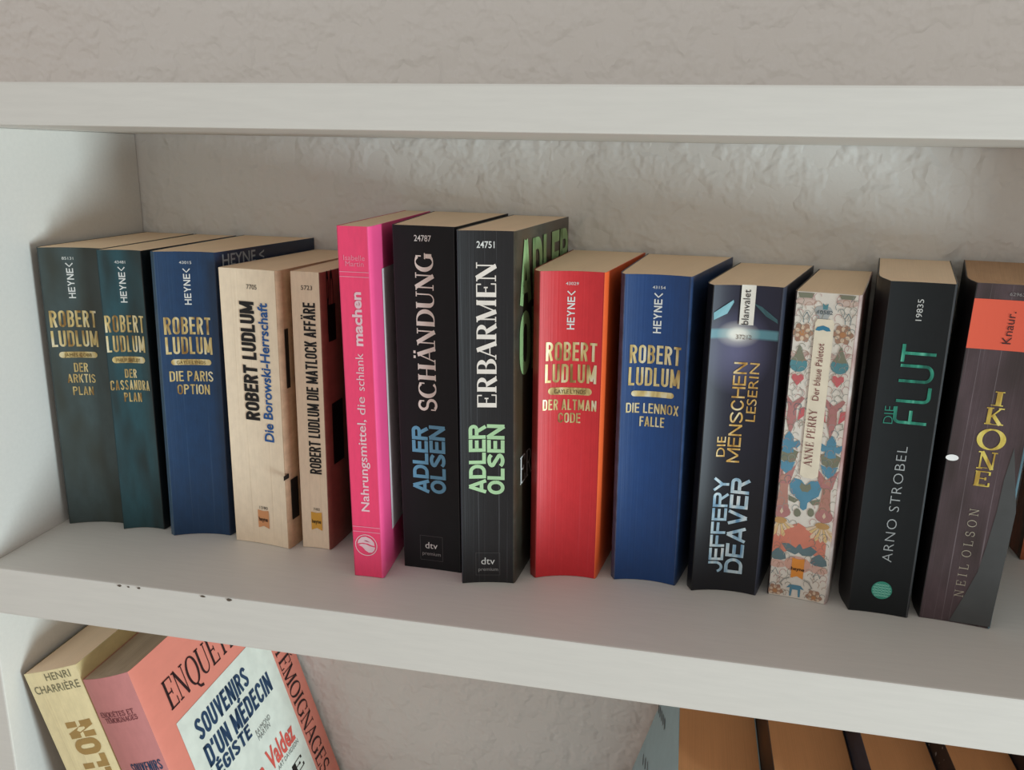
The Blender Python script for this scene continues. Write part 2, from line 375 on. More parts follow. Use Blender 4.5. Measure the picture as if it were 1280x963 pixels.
def poly(book, pts_uv, name, mat, surf=None, off=OFF, nsub=1):
    sf = surf or book.spine
    return mesh_obj(name, [sf.pt(u, v, off) for u, v in pts_uv], [tuple(range(len(pts_uv)))], mat, sf.obj)
def px_quad(book, x0, y0, x1, y1, name, mat, surf=None, off=OFF, n=8):
    """axis-aligned printed rectangle given by opposite pixel corners"""
    sf = surf or book.spine; a = sf.uv((x0, y0)); b = sf.uv((x1, y1))
    return quad_uv(book, a.x, a.y, b.x, b.y, name, mat, sf, off, n)
def quad_uv(book, u0, v0, u1, v1, name, mat, sf, off=OFF, n=8):
    vs, fs = [], []
    for i in range(n + 1):
        u = u0 + (u1 - u0) * i / n
        vs += [sf.pt(u, v0, off), sf.pt(u, v1, off)]
    fs = [(2 * i, 2 * i + 1, 2 * i + 3, 2 * i + 2) for i in range(n)]
    return mesh_obj(name, vs, fs, mat, sf.obj)
def pill(book, A, B, hpx, mat):
    sf = book.spine; a, b = sf.uv(A), sf.uv(B); y = (a.y + b.y) / 2; r = hpx * (b.x - a.x) / (B[0] - A[0]) / 2
    n = 24; vs = []
    for i in range(n + 1):
        u = a.x + (b.x - a.x) * (0.5 - 0.5 * math.cos(math.pi * i / n)); e = max(0, r - min(u - a.x, b.x - u)); hh = max(math.sqrt(max(r * r - e * e, 0)), r * .05)
        vs += [sf.pt(u, y - hh, .0002), sf.pt(u, y + hh, .0002)]
    return mesh_obj('name_bar', vs, [(2 * i, 2 * i + 1, 2 * i + 3, 2 * i + 2) for i in range(n)], mat, sf.obj)
def disc(book, c, rpx, name, mat, ref, inner=None, off=OFF, surf=None, squash=1.0):
    sf = surf or book.spine; o = sf.uv(c); r = (sf.uv((c[0] + rpx, c[1])) - o).length
    n = 28; vs, fs = [], []
    for i in range(n):
        t = 2 * math.pi * i / n
        vs.append(sf.pt(o.x + r * math.cos(t), o.y + r * squash * math.sin(t), off))
        if inner: vs.append(sf.pt(o.x + r * inner * math.cos(t), o.y + r * inner * squash * math.sin(t), off))
    fs = [(2 * i, 2 * ((i + 1) % n), 2 * ((i + 1) % n) + 1, 2 * i + 1) for i in range(n)] if inner else [tuple(range(n))]
    return mesh_obj(name, vs, fs, mat, sf.obj)

# ---------------------------------------------------------------- books
CT = 0.0005
class Book:
    def __init__(s, name, label, SL, SR, h, bL, bR, spine_m, front_m, back_m, page_m, lean=0.0, sag=0.003, LS=None, RS=None, W=None, group=None, base=None, parts=('spine', 'front_cover', 'back_cover')):
        SL, SR, bL, bR = map(Vector, (SL, SR, bL, bR)); s.h = h
        if W is None:
            W = lambda x, y, z: Vector((x + lean * z / h, y, z))
        s.W = W
        ctr = (SL + SR + bL + bR) / 4
        s.root = thing(name, label, 'book', base or W(ctr.x, ctr.y, 0.0), group)
        ax = (SR - SL).normalized(); nrm = Vector((-ax.y, ax.x)); wd = (SR - SL).length
        n = 10
        def sp(t): return SL + ax * (wd * t) + nrm * (sag * (1 - (2 * t - 1) ** 2))
        RS = Vector(RS) if RS is not None else SR + ax * 0.0012 + nrm * 0.0016
        left = [SL] + ([Vector(LS)] if LS is not None else [SL - ax * 0.0008 + nrm * 0.002]) + [bL]
        right = [SR, Vector(RS), bR]
        spn = [sp(i / n) for i in range(n + 1)]
        s.spn, s.left, s.right = spn, left, right
        # a rounder bend where shoulder meets cover
        def bend(path):
            a, b, c = path; q = b + (c - b) * 0.12; m_ = b + (a - b) * 0.35
            mid = (m_ + 2 * b + q) / 4
            return [a, m_, mid, q, b + (c - b) * 0.5, c]
        L, R = bend(left), bend(right)
        z0, z1 = 0.0003, h
        def wall_mesh(nm, path, inward, mat, flip):
            # path: plan points; inner path offset by CT along inward(i)
            vs, fs, uv = [], [], []
            ln = [0.0]
            for a, b in zip(path, path[1:]): ln.append(ln[-1] + (b - a).length)
            nz_ = 4
            for i, p_ in enumerate(path):
                q = p_ + inward(i) * CT
                for j in range(nz_ + 1):
                    z = z0 + (z1 - z0) * j / nz_
                    vs.append(W(p_.x, p_.y, z)); uv.append((ln[i] / ln[-1], j / nz_))
                for j in range(nz_ + 1):
                    z = z0 + (z1 - z0) * j / nz_
                    vs.append(W(q.x, q.y, z)); uv.append((ln[i] / ln[-1], j / nz_))
            st = 2 * (nz_ + 1); k = nz_ + 1
            for i in range(len(path) - 1):
                a, b = i * st, (i + 1) * st
                for j in range(nz_):
                    fs.append((a + j, b + j, b + j + 1, a + j + 1)); fs.append((a + k + j, a + k + j + 1, b + k + j + 1, b + k + j))
                fs.append((a + nz_, b + nz_, b + k + nz_, a + k + nz_)); fs.append((a, a + k, b + k, b))
            e = (len(path) - 1) * st
            for j in range(nz_):
                fs.append((j, j + 1, k + j + 1, k + j)); fs.append((e + j, e + k + j, e + k + j + 1, e + j + 1))
            if flip: fs = [tuple(reversed(f)) for f in fs]
            return mesh_obj(nm, vs, fs, mat, s.root, uvs=uv)
        s.o_spine = wall_mesh(parts[0], spn, lambda i: nrm, spine_m, False)
        s.o_front = wall_mesh(parts[1], R, lambda i: -ax, front_m, False)
        s.o_back = wall_mesh(parts[2], L, lambda i: ax, back_m, True)
        for ob in (s.o_spine, s.o_front, s.o_back):
            for pl in ob.data.polygons: pl.use_smooth = True
            ob.data.set_sharp_from_angle(angle=math.radians(38))
        # page block between the covers
        eps = CT * 1.3; m = 10
        prof = []
        Lp = [p_ + ax * eps for p_ in L]; Rp = [p_ - ax * eps for p_ in R]
        rows = []
        front = [sp(i / m) + nrm * eps for i in range(m + 1)]; front[0] = front[0] + ax * eps; front[-1] = front[-1] - ax * eps
        for r in range(1, len(L)):
            rows.append([Lp[r].lerp(Rp[r], i / m) for i in range(m + 1)])
        # hollow follows the spine near the front rows, fore-edge bulges slightly
        rows[0] = [front[i] + nrm * max(0.0004, (rows[0][i] - front[i]).dot(nrm)) if 0 < i < m else rows[0][i] for i in range(m + 1)]
        grid = [front] + rows
        # keep rows ordered in depth
        for i in range(m + 1):
            for r in range(1, len(grid)):
                d0 = (grid[r][i] - grid[r - 1][i]).dot(nrm)
                if d0 < 0.0002: grid[r][i] = grid[r][i] + nrm * (0.0002 - d0)
        vs, uv, fs = [], [], []
        R_, Cn = len(grid), m + 1
        for zz in (h - 0.0002, 0.0006):
            for r in range(R_):
                for i in range(Cn):
                    p_ = grid[r][i]; vs.append(W(p_.x, p_.y, zz)); uv.append((i / m, r / (R_ - 1)))
        K = R_ * Cn; ix = lambda r, i, b: b * K + r * Cn + i
        for r in range(R_ - 1):
            for i in range(m):
                fs.append((ix(r, i, 0), ix(r, i + 1, 0), ix(r + 1, i + 1, 0), ix(r + 1, i, 0)))
                fs.append((ix(r, i, 1), ix(r + 1, i, 1), ix(r + 1, i + 1, 1), ix(r, i + 1, 1)))
        for i in range(m):
            fs.append((ix(0, i, 1), ix(0, i + 1, 1), ix(0, i + 1, 0), ix(0, i, 0)))
            fs.append((ix(R_ - 1, i, 0), ix(R_ - 1, i + 1, 0), ix(R_ - 1, i + 1, 1), ix(R_ - 1, i, 1)))
        for r in range(R_ - 1):
            fs.append((ix(r, 0, 0), ix(r + 1, 0, 0), ix(r + 1, 0, 1), ix(r, 0, 1)))
            fs.append((ix(r, m, 1), ix(r + 1, m, 1), ix(r + 1, m, 0), ix(r, m, 0)))
        s.o_pages = mesh_obj('page_block', vs, fs, page_m, s.root, uvs=uv)
        def spf(u, v):
            t = u / wd; q = sp(min(max(t, -.02), 1.02)) if -.02 <= t <= 1.02 else SL + ax * u
            return W(q.x, q.y, v)
        s.spine = Surf(spf, wd, h)
        fd = bR - Vector(RS)
        s.front = Surf(lambda u, v: W(RS.x + fd.normalized().x * u, RS.y + fd.normalized().y * u, v), fd.length, h)
        lb = Vector(LS) if LS is not None else left[1]; bd = bL - lb
        s.back = Surf(lambda u, v: W(lb.x + bd.normalized().x * u, lb.y + bd.normalized().y * u, v), bd.length, h)
        s.spine.obj, s.front.obj, s.back.obj = s.o_spine, s.o_front, s.o_back
        for ob in (s.o_spine, s.o_front, s.o_back): ob['_base'] = s.root['_base']

GOLD = gold('gold_foil'); WHT = plain('white_ink', (226, 226, 222)); BLK = plain('black_ink', (22, 20, 20))
TAN = paper('aged_paper', (255, 224, 190), .93); TANP = paper('pale_paper', (252, 222, 190), .92); TAND = paper('brown_paper', (206, 164, 128), .8)
YB = 0.1868

# 1 grey-green
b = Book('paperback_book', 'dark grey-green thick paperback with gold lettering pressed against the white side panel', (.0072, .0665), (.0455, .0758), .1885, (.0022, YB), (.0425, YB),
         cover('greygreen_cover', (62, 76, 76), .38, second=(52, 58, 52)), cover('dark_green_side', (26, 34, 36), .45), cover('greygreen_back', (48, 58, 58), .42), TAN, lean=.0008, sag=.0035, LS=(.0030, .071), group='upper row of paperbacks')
def ludlum(b, num, nA, nB, hA, hB, hh, rA, rB, rh, lA, lB, lh, pA=None, pB=None, ph=8, who=None, lines=()):
    text(b, num, nA, nB, 3.6, WHT, 'number_lettering')
    text(b, 'HEYNE<', hA, hB, hh, WHT, 'publisher_lettering', block=(.17, .16))
    text(b, 'ROBERT', rA, rB, rh, GOLD, 'author_lettering', block=(.135, .085))
    text(b, 'LUDLUM', lA, lB, lh, GOLD, 'author_lettering', block=(.135, .085))
    if pA:
        pill(b, pA, pB, ph, GOLD)
        if who:
            m = (pB[0] - pA[0]) * .14
            text(b, who, (pA[0] + m, pA[1] + ph * .28), (pB[0] - m, pB[1] + ph * .28), ph * .55, plain('bronze_ink', (104, 84, 48)), 'coauthor_lettering', off=.0004)
    for s_, a, c, h_ in lines: text(b, s_, a, c, h_, GOLD, 'title_lettering', block=(.14, .1))
ludlum(b, '85131', (77.3, 324.7), (91.8, 324.7), (95, 372.8), (91, 328.5), 8.5, (63.1, 409.6), (121.7, 409.6), 22, (65.5, 434.5), (123.9, 433.6), 21.4,
       (74, 443.9), (122, 443.9), 8, 'JAMES COBB', [('DER', (93.3, 465), (110.8, 465), 12), ('ARKTIS', (85.2, 479), (120.2, 478.3), 11.5), ('PLAN', (92.2, 494), (117.8, 494), 11.4)])
# 2 teal
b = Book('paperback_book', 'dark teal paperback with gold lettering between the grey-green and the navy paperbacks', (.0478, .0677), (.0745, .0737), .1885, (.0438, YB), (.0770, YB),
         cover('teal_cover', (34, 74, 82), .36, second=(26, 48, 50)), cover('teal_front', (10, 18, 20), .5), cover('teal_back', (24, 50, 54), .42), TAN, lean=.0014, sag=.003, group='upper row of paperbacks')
ludlum(b, '43481', (143.2, 329.5), (156.7, 329.5), (159.6, 378.3), (155.8, 333.5), 8.3, (132, 416.6), (180.8, 416), 22, (134.2, 441), (182, 441), 21.5,
       (140.3, 450.5), (181.5, 450.5), 8.5, 'PHILIP SHELBY', [('DER', (156.7, 472.4), (171.6, 472.4), 11.4), ('CASSANDRA', (138.8, 488.6), (187.5, 488.6), 13), ('PLAN', (156, 502.4), (178, 502.4), 12)])
# 3 navy
b = Book('paperback_book', 'navy blue paperback with gold lettering beside the worn cream paperback', (.0862, .0667), (.1221, .0758), .1892, (.0815, YB), (.1375, YB),
         cover('navy_cover', (16, 54, 90), .4, crease=.08, crease_rgb=(120, 150, 180)), cover('navy_front', (24, 44, 72), .35), cover('navy_back', (60, 86, 110), .3), TAN, lean=.0030, sag=.0032, LS=(.0815, .0695), group='upper row of paperbacks')
ludlum(b, '43015', (223.9, 330), (239.4, 330), (239.9, 381), (237.1, 335.5), 8.5, (205.5, 419), (264, 418.5), 22.5, (207.7, 444), (266, 443), 22.5,
       (214, 453.3), (264.4, 453.3), 7.5, 'GAYLE LYNDS', [('DIE PARIS', (212.5, 477.8), (267, 477), 13.5), ('OPTION', (222.4, 493.6), (262.8, 493), 13)])
text(b, 'HEYNE <', (278, 334), (330, 324), 9, plain('grey_ink', (150, 160, 168)), 'publisher_lettering', surf=b.front, bold=.01)
# 4 worn cream
CRM = cover('cream_cover', (246, 226, 198), .55, crease=.3, crease_rgb=(190, 160, 122), mottle=.06)
CRMS = cover('cream_rubbed_side', (196, 160, 128), .6, mottle=.2)
def heyne_emblem(b, x0, y0, x1, y1, rgb, tag_):
    sf = b.spine; a = sf.uv((x0, y1)); c = sf.uv((x1, y0)); mx = (a.x + c.x) / 2; dv = (c.y - a.y) * .12
    poly(b, [(a.x, a.y), (mx, a.y + dv), (c.x, a.y), (c.x, c.y), (mx, c.y - dv * .4), (a.x, c.y)], 'publisher_emblem', plain('emblem_' + tag_, rgb), off=.0004)
    yc = (y0 + y1) / 2 + 2.5
    text(b, 'heyne', (x0 + .6, yc), (x1 - .6, yc), 4.6, BLK, 'emblem_lettering', bold=.02, off=.0006)
b = Book('paperback_book', 'worn thick cream paperback with black and blue vertical lettering', (.1296, .0707), (.1690, .0664), .181, (.1425, YB), (.1830, YB - .002),
         CRM, CRMS, CRM, TAN, lean=.0003, sag=.0012, group='upper row of paperbacks')
text(b, '7705', (308.4, 361.6), (321, 362), 5, BLK, 'number_lettering')
text(b, 'ROBERT LUDLUM', (324.5, 526), (318.5, 377.7), 20, BLK, 'author_lettering', block=(.2, .05), off=.0004)
text(b, 'Die Borowski-Herrschaft', (342.4, 553.3), (334.2, 379.5), 13, plain('blue_ink', (28, 88, 156)), 'title_lettering', bold=.022, off=.0004)
text(b, '13/80', (325, 636.6), (335, 637), 3.2, BLK, 'number_lettering')
heyne_emblem(b, 324, 639, 336, 659, (226, 158, 108), 'peach')
f = b.front                                     # what is left of the cover print beside the spine
for px in ((355, 412, 363, 484),): px_quad(b, *px, 'cover_print', BLK, f)
for px in ((354, 596, 361, 597.5), (363, 600, 374, 644),): px_quad(b, *px, 'cover_print', BLK, f)
# 5 slim cream
b = Book('paperback_book', 'slim cream paperback with one line of black lettering and a dull red cover', (.1765, .0717), (.1952, .0716), .1806, (.1835, YB), (.2035, YB),
         CRM, cover('dull_red_cover', (146, 90, 78), .5, mottle=.15), CRM, TAN, lean=0, sag=.0008, group='upper row of paperbacks')
text(b, '5723', (376.3, 362.4), (390.3, 362.7), 5, BLK, 'number_lettering')
text(b, 'ROBERT LUDLUM DIE MATLOCK AFFÄRE', (403, 593.6), (393, 379), 15.7, BLK, 'title_lettering', block=(.2, .06))
text(b, '7/82', (392, 638.4), (400, 638.4), 3, BLK, 'number_lettering')
heyne_emblem(b, 390, 641, 402.4, 662, (236, 178, 72), 'yellow')
for px in ((409, 382, 420, 424), (414.5, 505, 430, 572)): px_quad(b, *px, 'cover_print', BLK, b.front)
text(b, 'RO', (410, 418), (418, 414), 40, BLK, 'cover_lettering', surf=b.front, snap=True)
# thin booklet
blkc = cover('black_worn_cover', (20, 18, 20), .5, crease=.5)
b = Book('booklet', 'very thin black booklet with a rubbed white edge, squeezed beside the pink book', (.2066, .0850), (.2090, .0850), .176, (.2062, YB), (.2088, YB), blkc, blkc, blkc, TANP, lean=-.002, sag=.0001,
         RS=Vector((.2094, .0856)), LS=Vector((.2062, .0856)))
strip_u = b.spine.w * .75
for k in range(9):
    v0 = .004 + k * .0192 + random.uniform(0, .004); quad_uv(b, strip_u, v0, strip_u + .0003, v0 + random.uniform(.006, .016), 'rubbed_edge', plain('rub_white', (190, 184, 178)), b.spine, .0002, 1)
# 6 pink
b = Book('paperback_book', 'slim bright pink tall paperback with white lettering', (.2237, .0428), (.2415, .0431), .2112, (.2150, YB), (.2335, YB),
         cover('rose_spine', (248, 70, 116), .4, mottle=.05), cover('hot_pink_cover', (255, 92, 150), .35, mottle=.03), cover('pink_back', (210, 60, 100), .4), TANP, lean=-.0044, sag=.0002, group='upper row of paperbacks')
PW = plain('pale_pink_ink', (244, 206, 214))
PLM = plain('rose_ink', (248, 150, 176))
text(b, 'Isabelle', (429.5, 325.8), (456, 325.3), 6, PLM, 'author_lettering'); text(b, 'Martin', (432, 333.5), (454.7, 332.8), 6, PLM, 'author_lettering')
text(b, 'Nahrungsmittel,', (462, 640), (457, 525), 10, PW, 'title_lettering', bold=.012)
text(b, 'die', (457, 519), (456, 496.5), 10, PW, 'title_lettering', bold=.004)
text(b, 'schlank', (456, 489), (454, 442), 10, PW, 'title_lettering')
text(b, 'machen', (453.5, 433), (451.5, 365.5), 12, PW, 'title_lettering', bold=.03)
for (ya, yb_) in ((339.6, 340.6), (345.6, 346.6), (657, 658), (663, 664)):
    v0 = b.spine.uv((440, ya)).y; v1 = b.spine.uv((440, yb_)).y
    quad_uv(b, .0003, v0, b.spine.w - .0003, v1, 'rule_line', PLM, b.spine, OFF, 2)
disc(b, (458, 681.6), 13.6, 'leaf_emblem', PW, None, inner=.93)
sf = b.spine; o = sf.uv((458, 681.6)); r = (sf.uv((471.6, 681.6)) - o).length
def leaf(pts, nm, m, off=OFF): poly(b, [(o.x + x * r, o.y + y * r) for x, y in pts], nm, m, off=off)
leaf([(-.78, .1), (-.7, .42), (-.4, .72), (0, .8), (.45, .62), (.72, .3), (.76, .0), (.5, .02), (.15, .16), (-.3, .2), (-.78, .1)][:-1], 'leaf_emblem', PW)
leaf([(-.72, -.02), (-.4, .1), (0, .08), (.3, -.05), (.8, -.14), (.72, -.42), (.5, -.66), (.2, -.68), (-.1, -.5), (-.35, -.2)], 'leaf_emblem', PW)
leaf([(-.2, .42), (.05, .45), (.4, .3), (.1, .34)], 'leaf_emblem', plain('deep_rose_ink', (190, 70, 104)), .0005)  # darker rose mark printed on the leaf
# white panel of the cover, its edge shows beside the spine
a0 = b.front.uv((482, 320)); a1 = b.front.uv((498, 684)); quad_uv(b, .0175, .024, b.front.w - .008, .186, 'cover_panel', plain('white_panel_ink', (236, 222, 226)), b.front, .0003, 2)
# 7 black, blue author
SER = dict(thick=.19, thin=.055, track=.03)
b = Book('paperback_book', 'tall matte black paperback with white title and pale blue author lettering', (.2493, .0618), (.2857, .0609), .2113, (.2365, YB), (.2900, YB),
         cover('matte_black_cover', (17, 18, 21), .5, spec=.3), cover('matte_black_front', (14, 14, 17), .5), cover('matte_black_back', (20, 20, 24), .5), TANP, lean=-.0046, sag=.0004, group='upper row of paperbacks')
text(b, '24787', (517.7, 302), (539, 301.4), 7, WHT, 'number_lettering', bold=.01)
text(b, 'SCHÄNDUNG', (545.5, 514.7), (541.6, 317), 23, plain('cream_ink', (238, 228, 218)), 'title_lettering', serif=SER)
LBL = plain('pale_blue_ink', (104, 162, 192))
text(b, 'ADLER', (537.2, 617), (534, 533.6), 19.5, LBL, 'author_lettering', block=(.215, .05)); text(b, 'OLSEN', (558, 618.5), (556, 533.6), 19.5, LBL, 'author_lettering', block=(.215, .05))
GRI = plain('grey_print', (150, 148, 146)); GRD = plain('dim_grey_print', (84, 82, 82))
def dtv(b, x0, y0, x1, y1, d0, d1, p0, p1, hd):
    sf = b.spine; a = sf.uv((x0, y1)); c = sf.uv((x1, y0)); t = .00022
    for q in ((a.x, a.y, c.x, a.y + t), (a.x, c.y - t, c.x, c.y), (a.x, a.y, a.x + t, c.y), (c.x - t, a.y, c.x, c.y)): quad_uv(b, *q, 'emblem_frame', GRD, sf, OFF, 1)
    text(b, 'dtv', d0, d1, hd, WHT, 'emblem_lettering'); text(b, 'premium', p0, p1, 4.6, GRI, 'emblem_lettering')
dtv(b, 526, 672, 553.3, 699, (532, 686), (547, 686), (528.5, 694.6), (551, 694.6), 8)
# 8 black creased, green author
BCR = cover('creased_black_cover', (22, 22, 25), .42, crease=.16, crease_rgb=(150, 150, 156))
b = Book('paperback_book', 'tall creased black paperback with white title and pale green author lettering', (.2902, .0483), (.3204, .0556), .2106, (.2930, YB), (.3318, YB),
         BCR, cover('dark_photo_cover', (58, 60, 52), .35, mottle=.5, second=(70, 56, 40)), cover('black_back', (52, 56, 62), .3), TANP, lean=-.0040, sag=.0016, LS=(.2884, .0530), group='upper row of paperbacks')
text(b, '24751', (595.6, 310.2), (618.2, 309.7), 8, WHT, 'number_lettering', bold=.012)
text(b, 'ERBARMEN', (620.8, 509.5), (619.8, 328.4), 24, plain('cream_ink', (238, 228, 218)), 'title_lettering', serif=SER)
LGR = plain('pale_green_ink', (178, 214, 166))
text(b, 'ADLER', (607.3, 617), (607.3, 531), 20, LGR, 'author_lettering', block=(.215, .05)); text(b, 'OLSEN', (630.7, 618.5), (630.7, 531), 20.5, LGR, 'author_lettering', block=(.215, .05))
dtv(b, 594.8, 691, 625, 719, (601.6, 705.5), (618.5, 705.5), (598, 713.8), (622.5, 713.8), 9)
CGR = plain('cover_green_ink', (150, 186, 128))
def cover_text(b, s_, u0, u1, v0, hm, mat, bold=.03, serif=None, surf=None, nm='cover_lettering'):
    sf = surf or b.front; V, F = serif_text(s_, **serif) if serif else block_text(s_, (u1 - u0) / hm, .2, .07)
    x0 = min(v[0] for v in V); x1 = max(v[0] for v in V); ch = 1.0
    put(sf, ([((x - x0) / (x1 - x0), y / ch) for x, y in V], F), Vector((u0, v0)), Vector((u1 - u0, 0)), Vector((0, hm)), nm, mat, b.root, .0004)
cover_text(b, 'ADLER', .006, .127, .168, .036, CGR, .04); cover_text(b, 'OLSEN', .006, .127, .126, .038, CGR, .04)
cover_text(b, 'ERBARMEN', .008, .125, .060, .017, WHT, serif=dict(thick=.12, thin=.05))
# 9 red
REDC = cover('red_cover', (206, 48, 54), .42, crease=.07, crease_rgb=(236, 130, 144), mottle=.05, spec=.35)
b = Book('paperback_book', 'bright red paperback with gold lettering', (.3316, .0656), (.3676, .0730), .1883, (.3340, YB), (.3836, YB),
         REDC, cover('lit_red_front', (244, 104, 52), .4, mottle=.04), cover('red_back', (150, 44, 42), .4), TAN, lean=-.0024, sag=.0036, LS=(.3262, .0715), group='upper row of paperbacks')  # orange front: window light on the red cover, put into its colour
ludlum(b, '43029', (707.3, 356.3), (723.5, 356.3), (717.8, 412), (719.3, 363.5), 9.5, (682, 452.5), (746, 452), 24, (681, 480), (745.3, 479.5), 24,
       (685, 490), (739.7, 490), 9.5, 'GAYLE LYNDS', [('DER ALTMAN', (678, 515), (745.3, 513.4), 14), ('CODE', (697.4, 528.8), (725.3, 528.8), 13)])
# 10 royal blue
b = Book('paperback_book', 'royal blue paperback with gold lettering beside the red one', (.3790, .0751), (.4155, .0757), .1877, (.3862, YB), (.4425, YB),
         cover('royal_blue_cover', (16, 60, 114), .42, crease=.03, crease_rgb=(120, 150, 180), mottle=.07), cover('blue_front', (44, 66, 104), .42, mottle=.3), cover('blue_back', (70, 80, 108), .45, mottle=.4), TAN, lean=-.0032, sag=.0034, LS=(.3758, .0812), group='upper row of paperbacks')
ludlum(b, '43154', (815.8, 361.3), (832, 361.3), (826.5, 417), (828.2, 366.5), 10, (786.6, 456), (850.6, 456), 24, (785, 484), (849.4, 484), 24,
       (788.8, 493.7), (842.4, 493.7), 7.5, None, [('DIE LENNOX', (782, 518), (848, 518.5), 13), ('FALLE', (799, 533.8), (830, 533.8), 13)])
# 11 black with light burst
def burst_mat():
    m, nt, bb = base_mat('burst_cover', .4, .4)
    uv = uvmap(nt, (1, 1, 1)); sx = nt.nodes.new('ShaderNodeSeparateXYZ'); nt.links.new(uv, sx.inputs[0])
    def mth(op, a, c=None):
        n = nt.nodes.new('ShaderNodeMath'); n.operation = op
        for i, v in enumerate((a, c)):
            if v is None: continue
            if isinstance(v, (int, float)): n.inputs[i].default_value = v
            else: nt.links.new(v, n.inputs[i])
        return n.outputs[0]
    dx = mth('MULTIPLY', mth('SUBTRACT', sx.outputs[0], .42), .8); dy = mth('MULTIPLY', mth('SUBTRACT', sx.outputs[1], .852), 6.0)
    d2 = mth('SQRT', mth('ADD', mth('MULTIPLY', dx, dx), mth('MULTIPLY', dy, dy)))
    glow = ramp(nt, d2, [(0.0, (1, 1, 1, 1)), (0.08, (.85, .85, .85, 1)), (0.15, (.3, .3, .3, 1)), (0.26, (0, 0, 0, 1))])
    dy2 = mth('MULTIPLY', mth('SUBTRACT', sx.outputs[1], .80), 3.0)
    d3 = mth('SQRT', mth('ADD', mth('MULTIPLY', dx, dx), mth('MULTIPLY', dy2, dy2)))
    halo = ramp(nt, d3, [(0.05, (.34, .34, .34, 1)), (0.42, (0, 0, 0, 1))])
    band = ramp(nt, sx.outputs[1], [(0.838, (0, 0, 0, 1)), (0.842, (1, 1, 1, 1)), (0.865, (1, 1, 1, 1)), (0.870, (0, 0, 0, 1))])
    col = mixc(nt, ramp(nt, sx.outputs[1], [(.3, (0, 0, 0, 1)), (.75, (1, 1, 1, 1))]), lin((20, 21, 27)), lin((34, 34, 52)))
    col = mixc(nt, halo, col, lin((150, 148, 190)))
    col = mixc(nt, band, col, lin((92, 138, 148)))
    col = mixc(nt, glow, col, lin((244, 240, 228)))
    nt.links.new(col, bb.inputs['Base Color']); return m
b = Book('paperback_book', 'black paperback with a white burst of light and gold and pale blue lettering', (.4256, .0720), (.4628, .0749), .1843, (.4455, YB), (.4925, YB),
         burst_mat(), cover('slate_front', (52, 56, 70), .4, mottle=.15), cover('black_plain_back', (20, 20, 22), .4), TAN, lean=-.0013, sag=.0036, LS=(.4219, .0805), group='upper row of paperbacks')
TEAL = plain('teal_ray_ink', (120, 172, 182))
def pxpoly(b, pts, nm, mat, off=OFF, surf=None):
    sf = surf or b.spine; return poly(b, [tuple(sf.uv(q)) for q in pts], nm, mat, surf, off)
pxpoly(b, [(892, 391), (917, 375), (917.5, 378), (909, 392), (892, 400)], 'light_ray', TEAL)
pxpoly(b, [(942, 379), (953, 384), (972, 400), (972.5, 405), (958, 396)], 'light_ray', plain('dim_teal_ink', (58, 92, 98)))
px_quad(b, 927.5, 355.8, 941.5, 406.7, 'publisher_label', plain('label_white', (236, 230, 218)), off=.0007)
text(b, 'blanvalet', (935.4, 406), (938.4, 362), 8.5, plain('dark_ink', (50, 46, 48)), 'publisher_lettering', off=.0010)
text(b, '37212', (920, 424.6), (939.6, 423.8), 5.5, plain('taupe_ink', (120, 106, 96)), 'number_lettering', off=.0004)
GLD2 = gold('amber_foil', (216, 172, 92), (150, 106, 48), (238, 222, 178))
text(b, 'DIE', (906, 571), (906.8, 546), 10, GLD2, 'title_lettering', bold=.005); text(b, 'MENSCHEN', (925, 578.6), (933.2, 453.3), 15.5, GLD2, 'title_lettering', block=(.14, .13))
text(b, 'LESERIN', (944.3, 527.8), (949, 454.5), 11, GLD2, 'title_lettering')
SIL = gold('silver_blue_foil', (176, 204, 218), (104, 148, 182), (224, 230, 230))
text(b, 'JEFFERY', (902.8, 715.6), (911.8, 596.8), 17, SIL, 'author_lettering', block=(.185, .09)); text(b, 'DEAVER', (927.7, 718), (937.2, 599.3), 20.5, SIL, 'author_lettering', block=(.185, .09))
# 12 floral
FLB = cover('floral_ground', (226, 218, 206), .3, mottle=.05)
b = Book('paperback_book', 'pale floral patterned paperback with a cream title strip', (.4705, .0790), (.5022, .0735), .1822, (.4965, YB), (.5300, YB),
         FLB, cover('floral_side', (214, 204, 196), .3, mottle=.3, second=(170, 110, 104)), cover('floral_back', (60, 50, 48), .6), TAN, lean=-.0019, sag=.0008, RS=(.5046, .0768), group='upper row of paperbacks')
FV, FF, FI, FM = [], [], [], []
def fmat(rgb):
    rgb = tuple(int(c * .74 + g * .26) for c, g in zip(rgb, (206, 194, 180)))
    m = plain('floral_ink_%d_%d_%d' % rgb, rgb, .35)
    if m not in FM: FM.append(m)
    return FM.index(m)
def fshape(cx, cy, pts, rgb, lvl=0):
    """flat printed motif: centre in pixels of the photo's spine, outline in millimetres"""
    o_ = b.spine.uv((cx, cy)); k0 = len(FV)
    us = []
    for x, y in pts:
        u = min(max(o_.x + x * .001, .0002), b.spine.w - .0002); us.append((u, min(max(o_.y + y * .001, .001), b.h - .0005)))
    for u, v in us: FV.append(b.spine.pt(u, v, .0002 + .00006 * lvl))
    FF.append(tuple(range(k0, k0 + len(pts)))); FI.append(fmat(rgb))
def ell(rx, ry, n=14, dx=0, dy=0, rot=0):
    c_, s_ = math.cos(math.radians(rot)), math.sin(math.radians(rot)); out = []
    for i in range(n):
        t = 2 * math.pi * i / n; x, y = rx * math.cos(t), ry * math.sin(t); out.append((dx + x * c_ - y * s_, dy + x * s_ + y * c_))
    return out
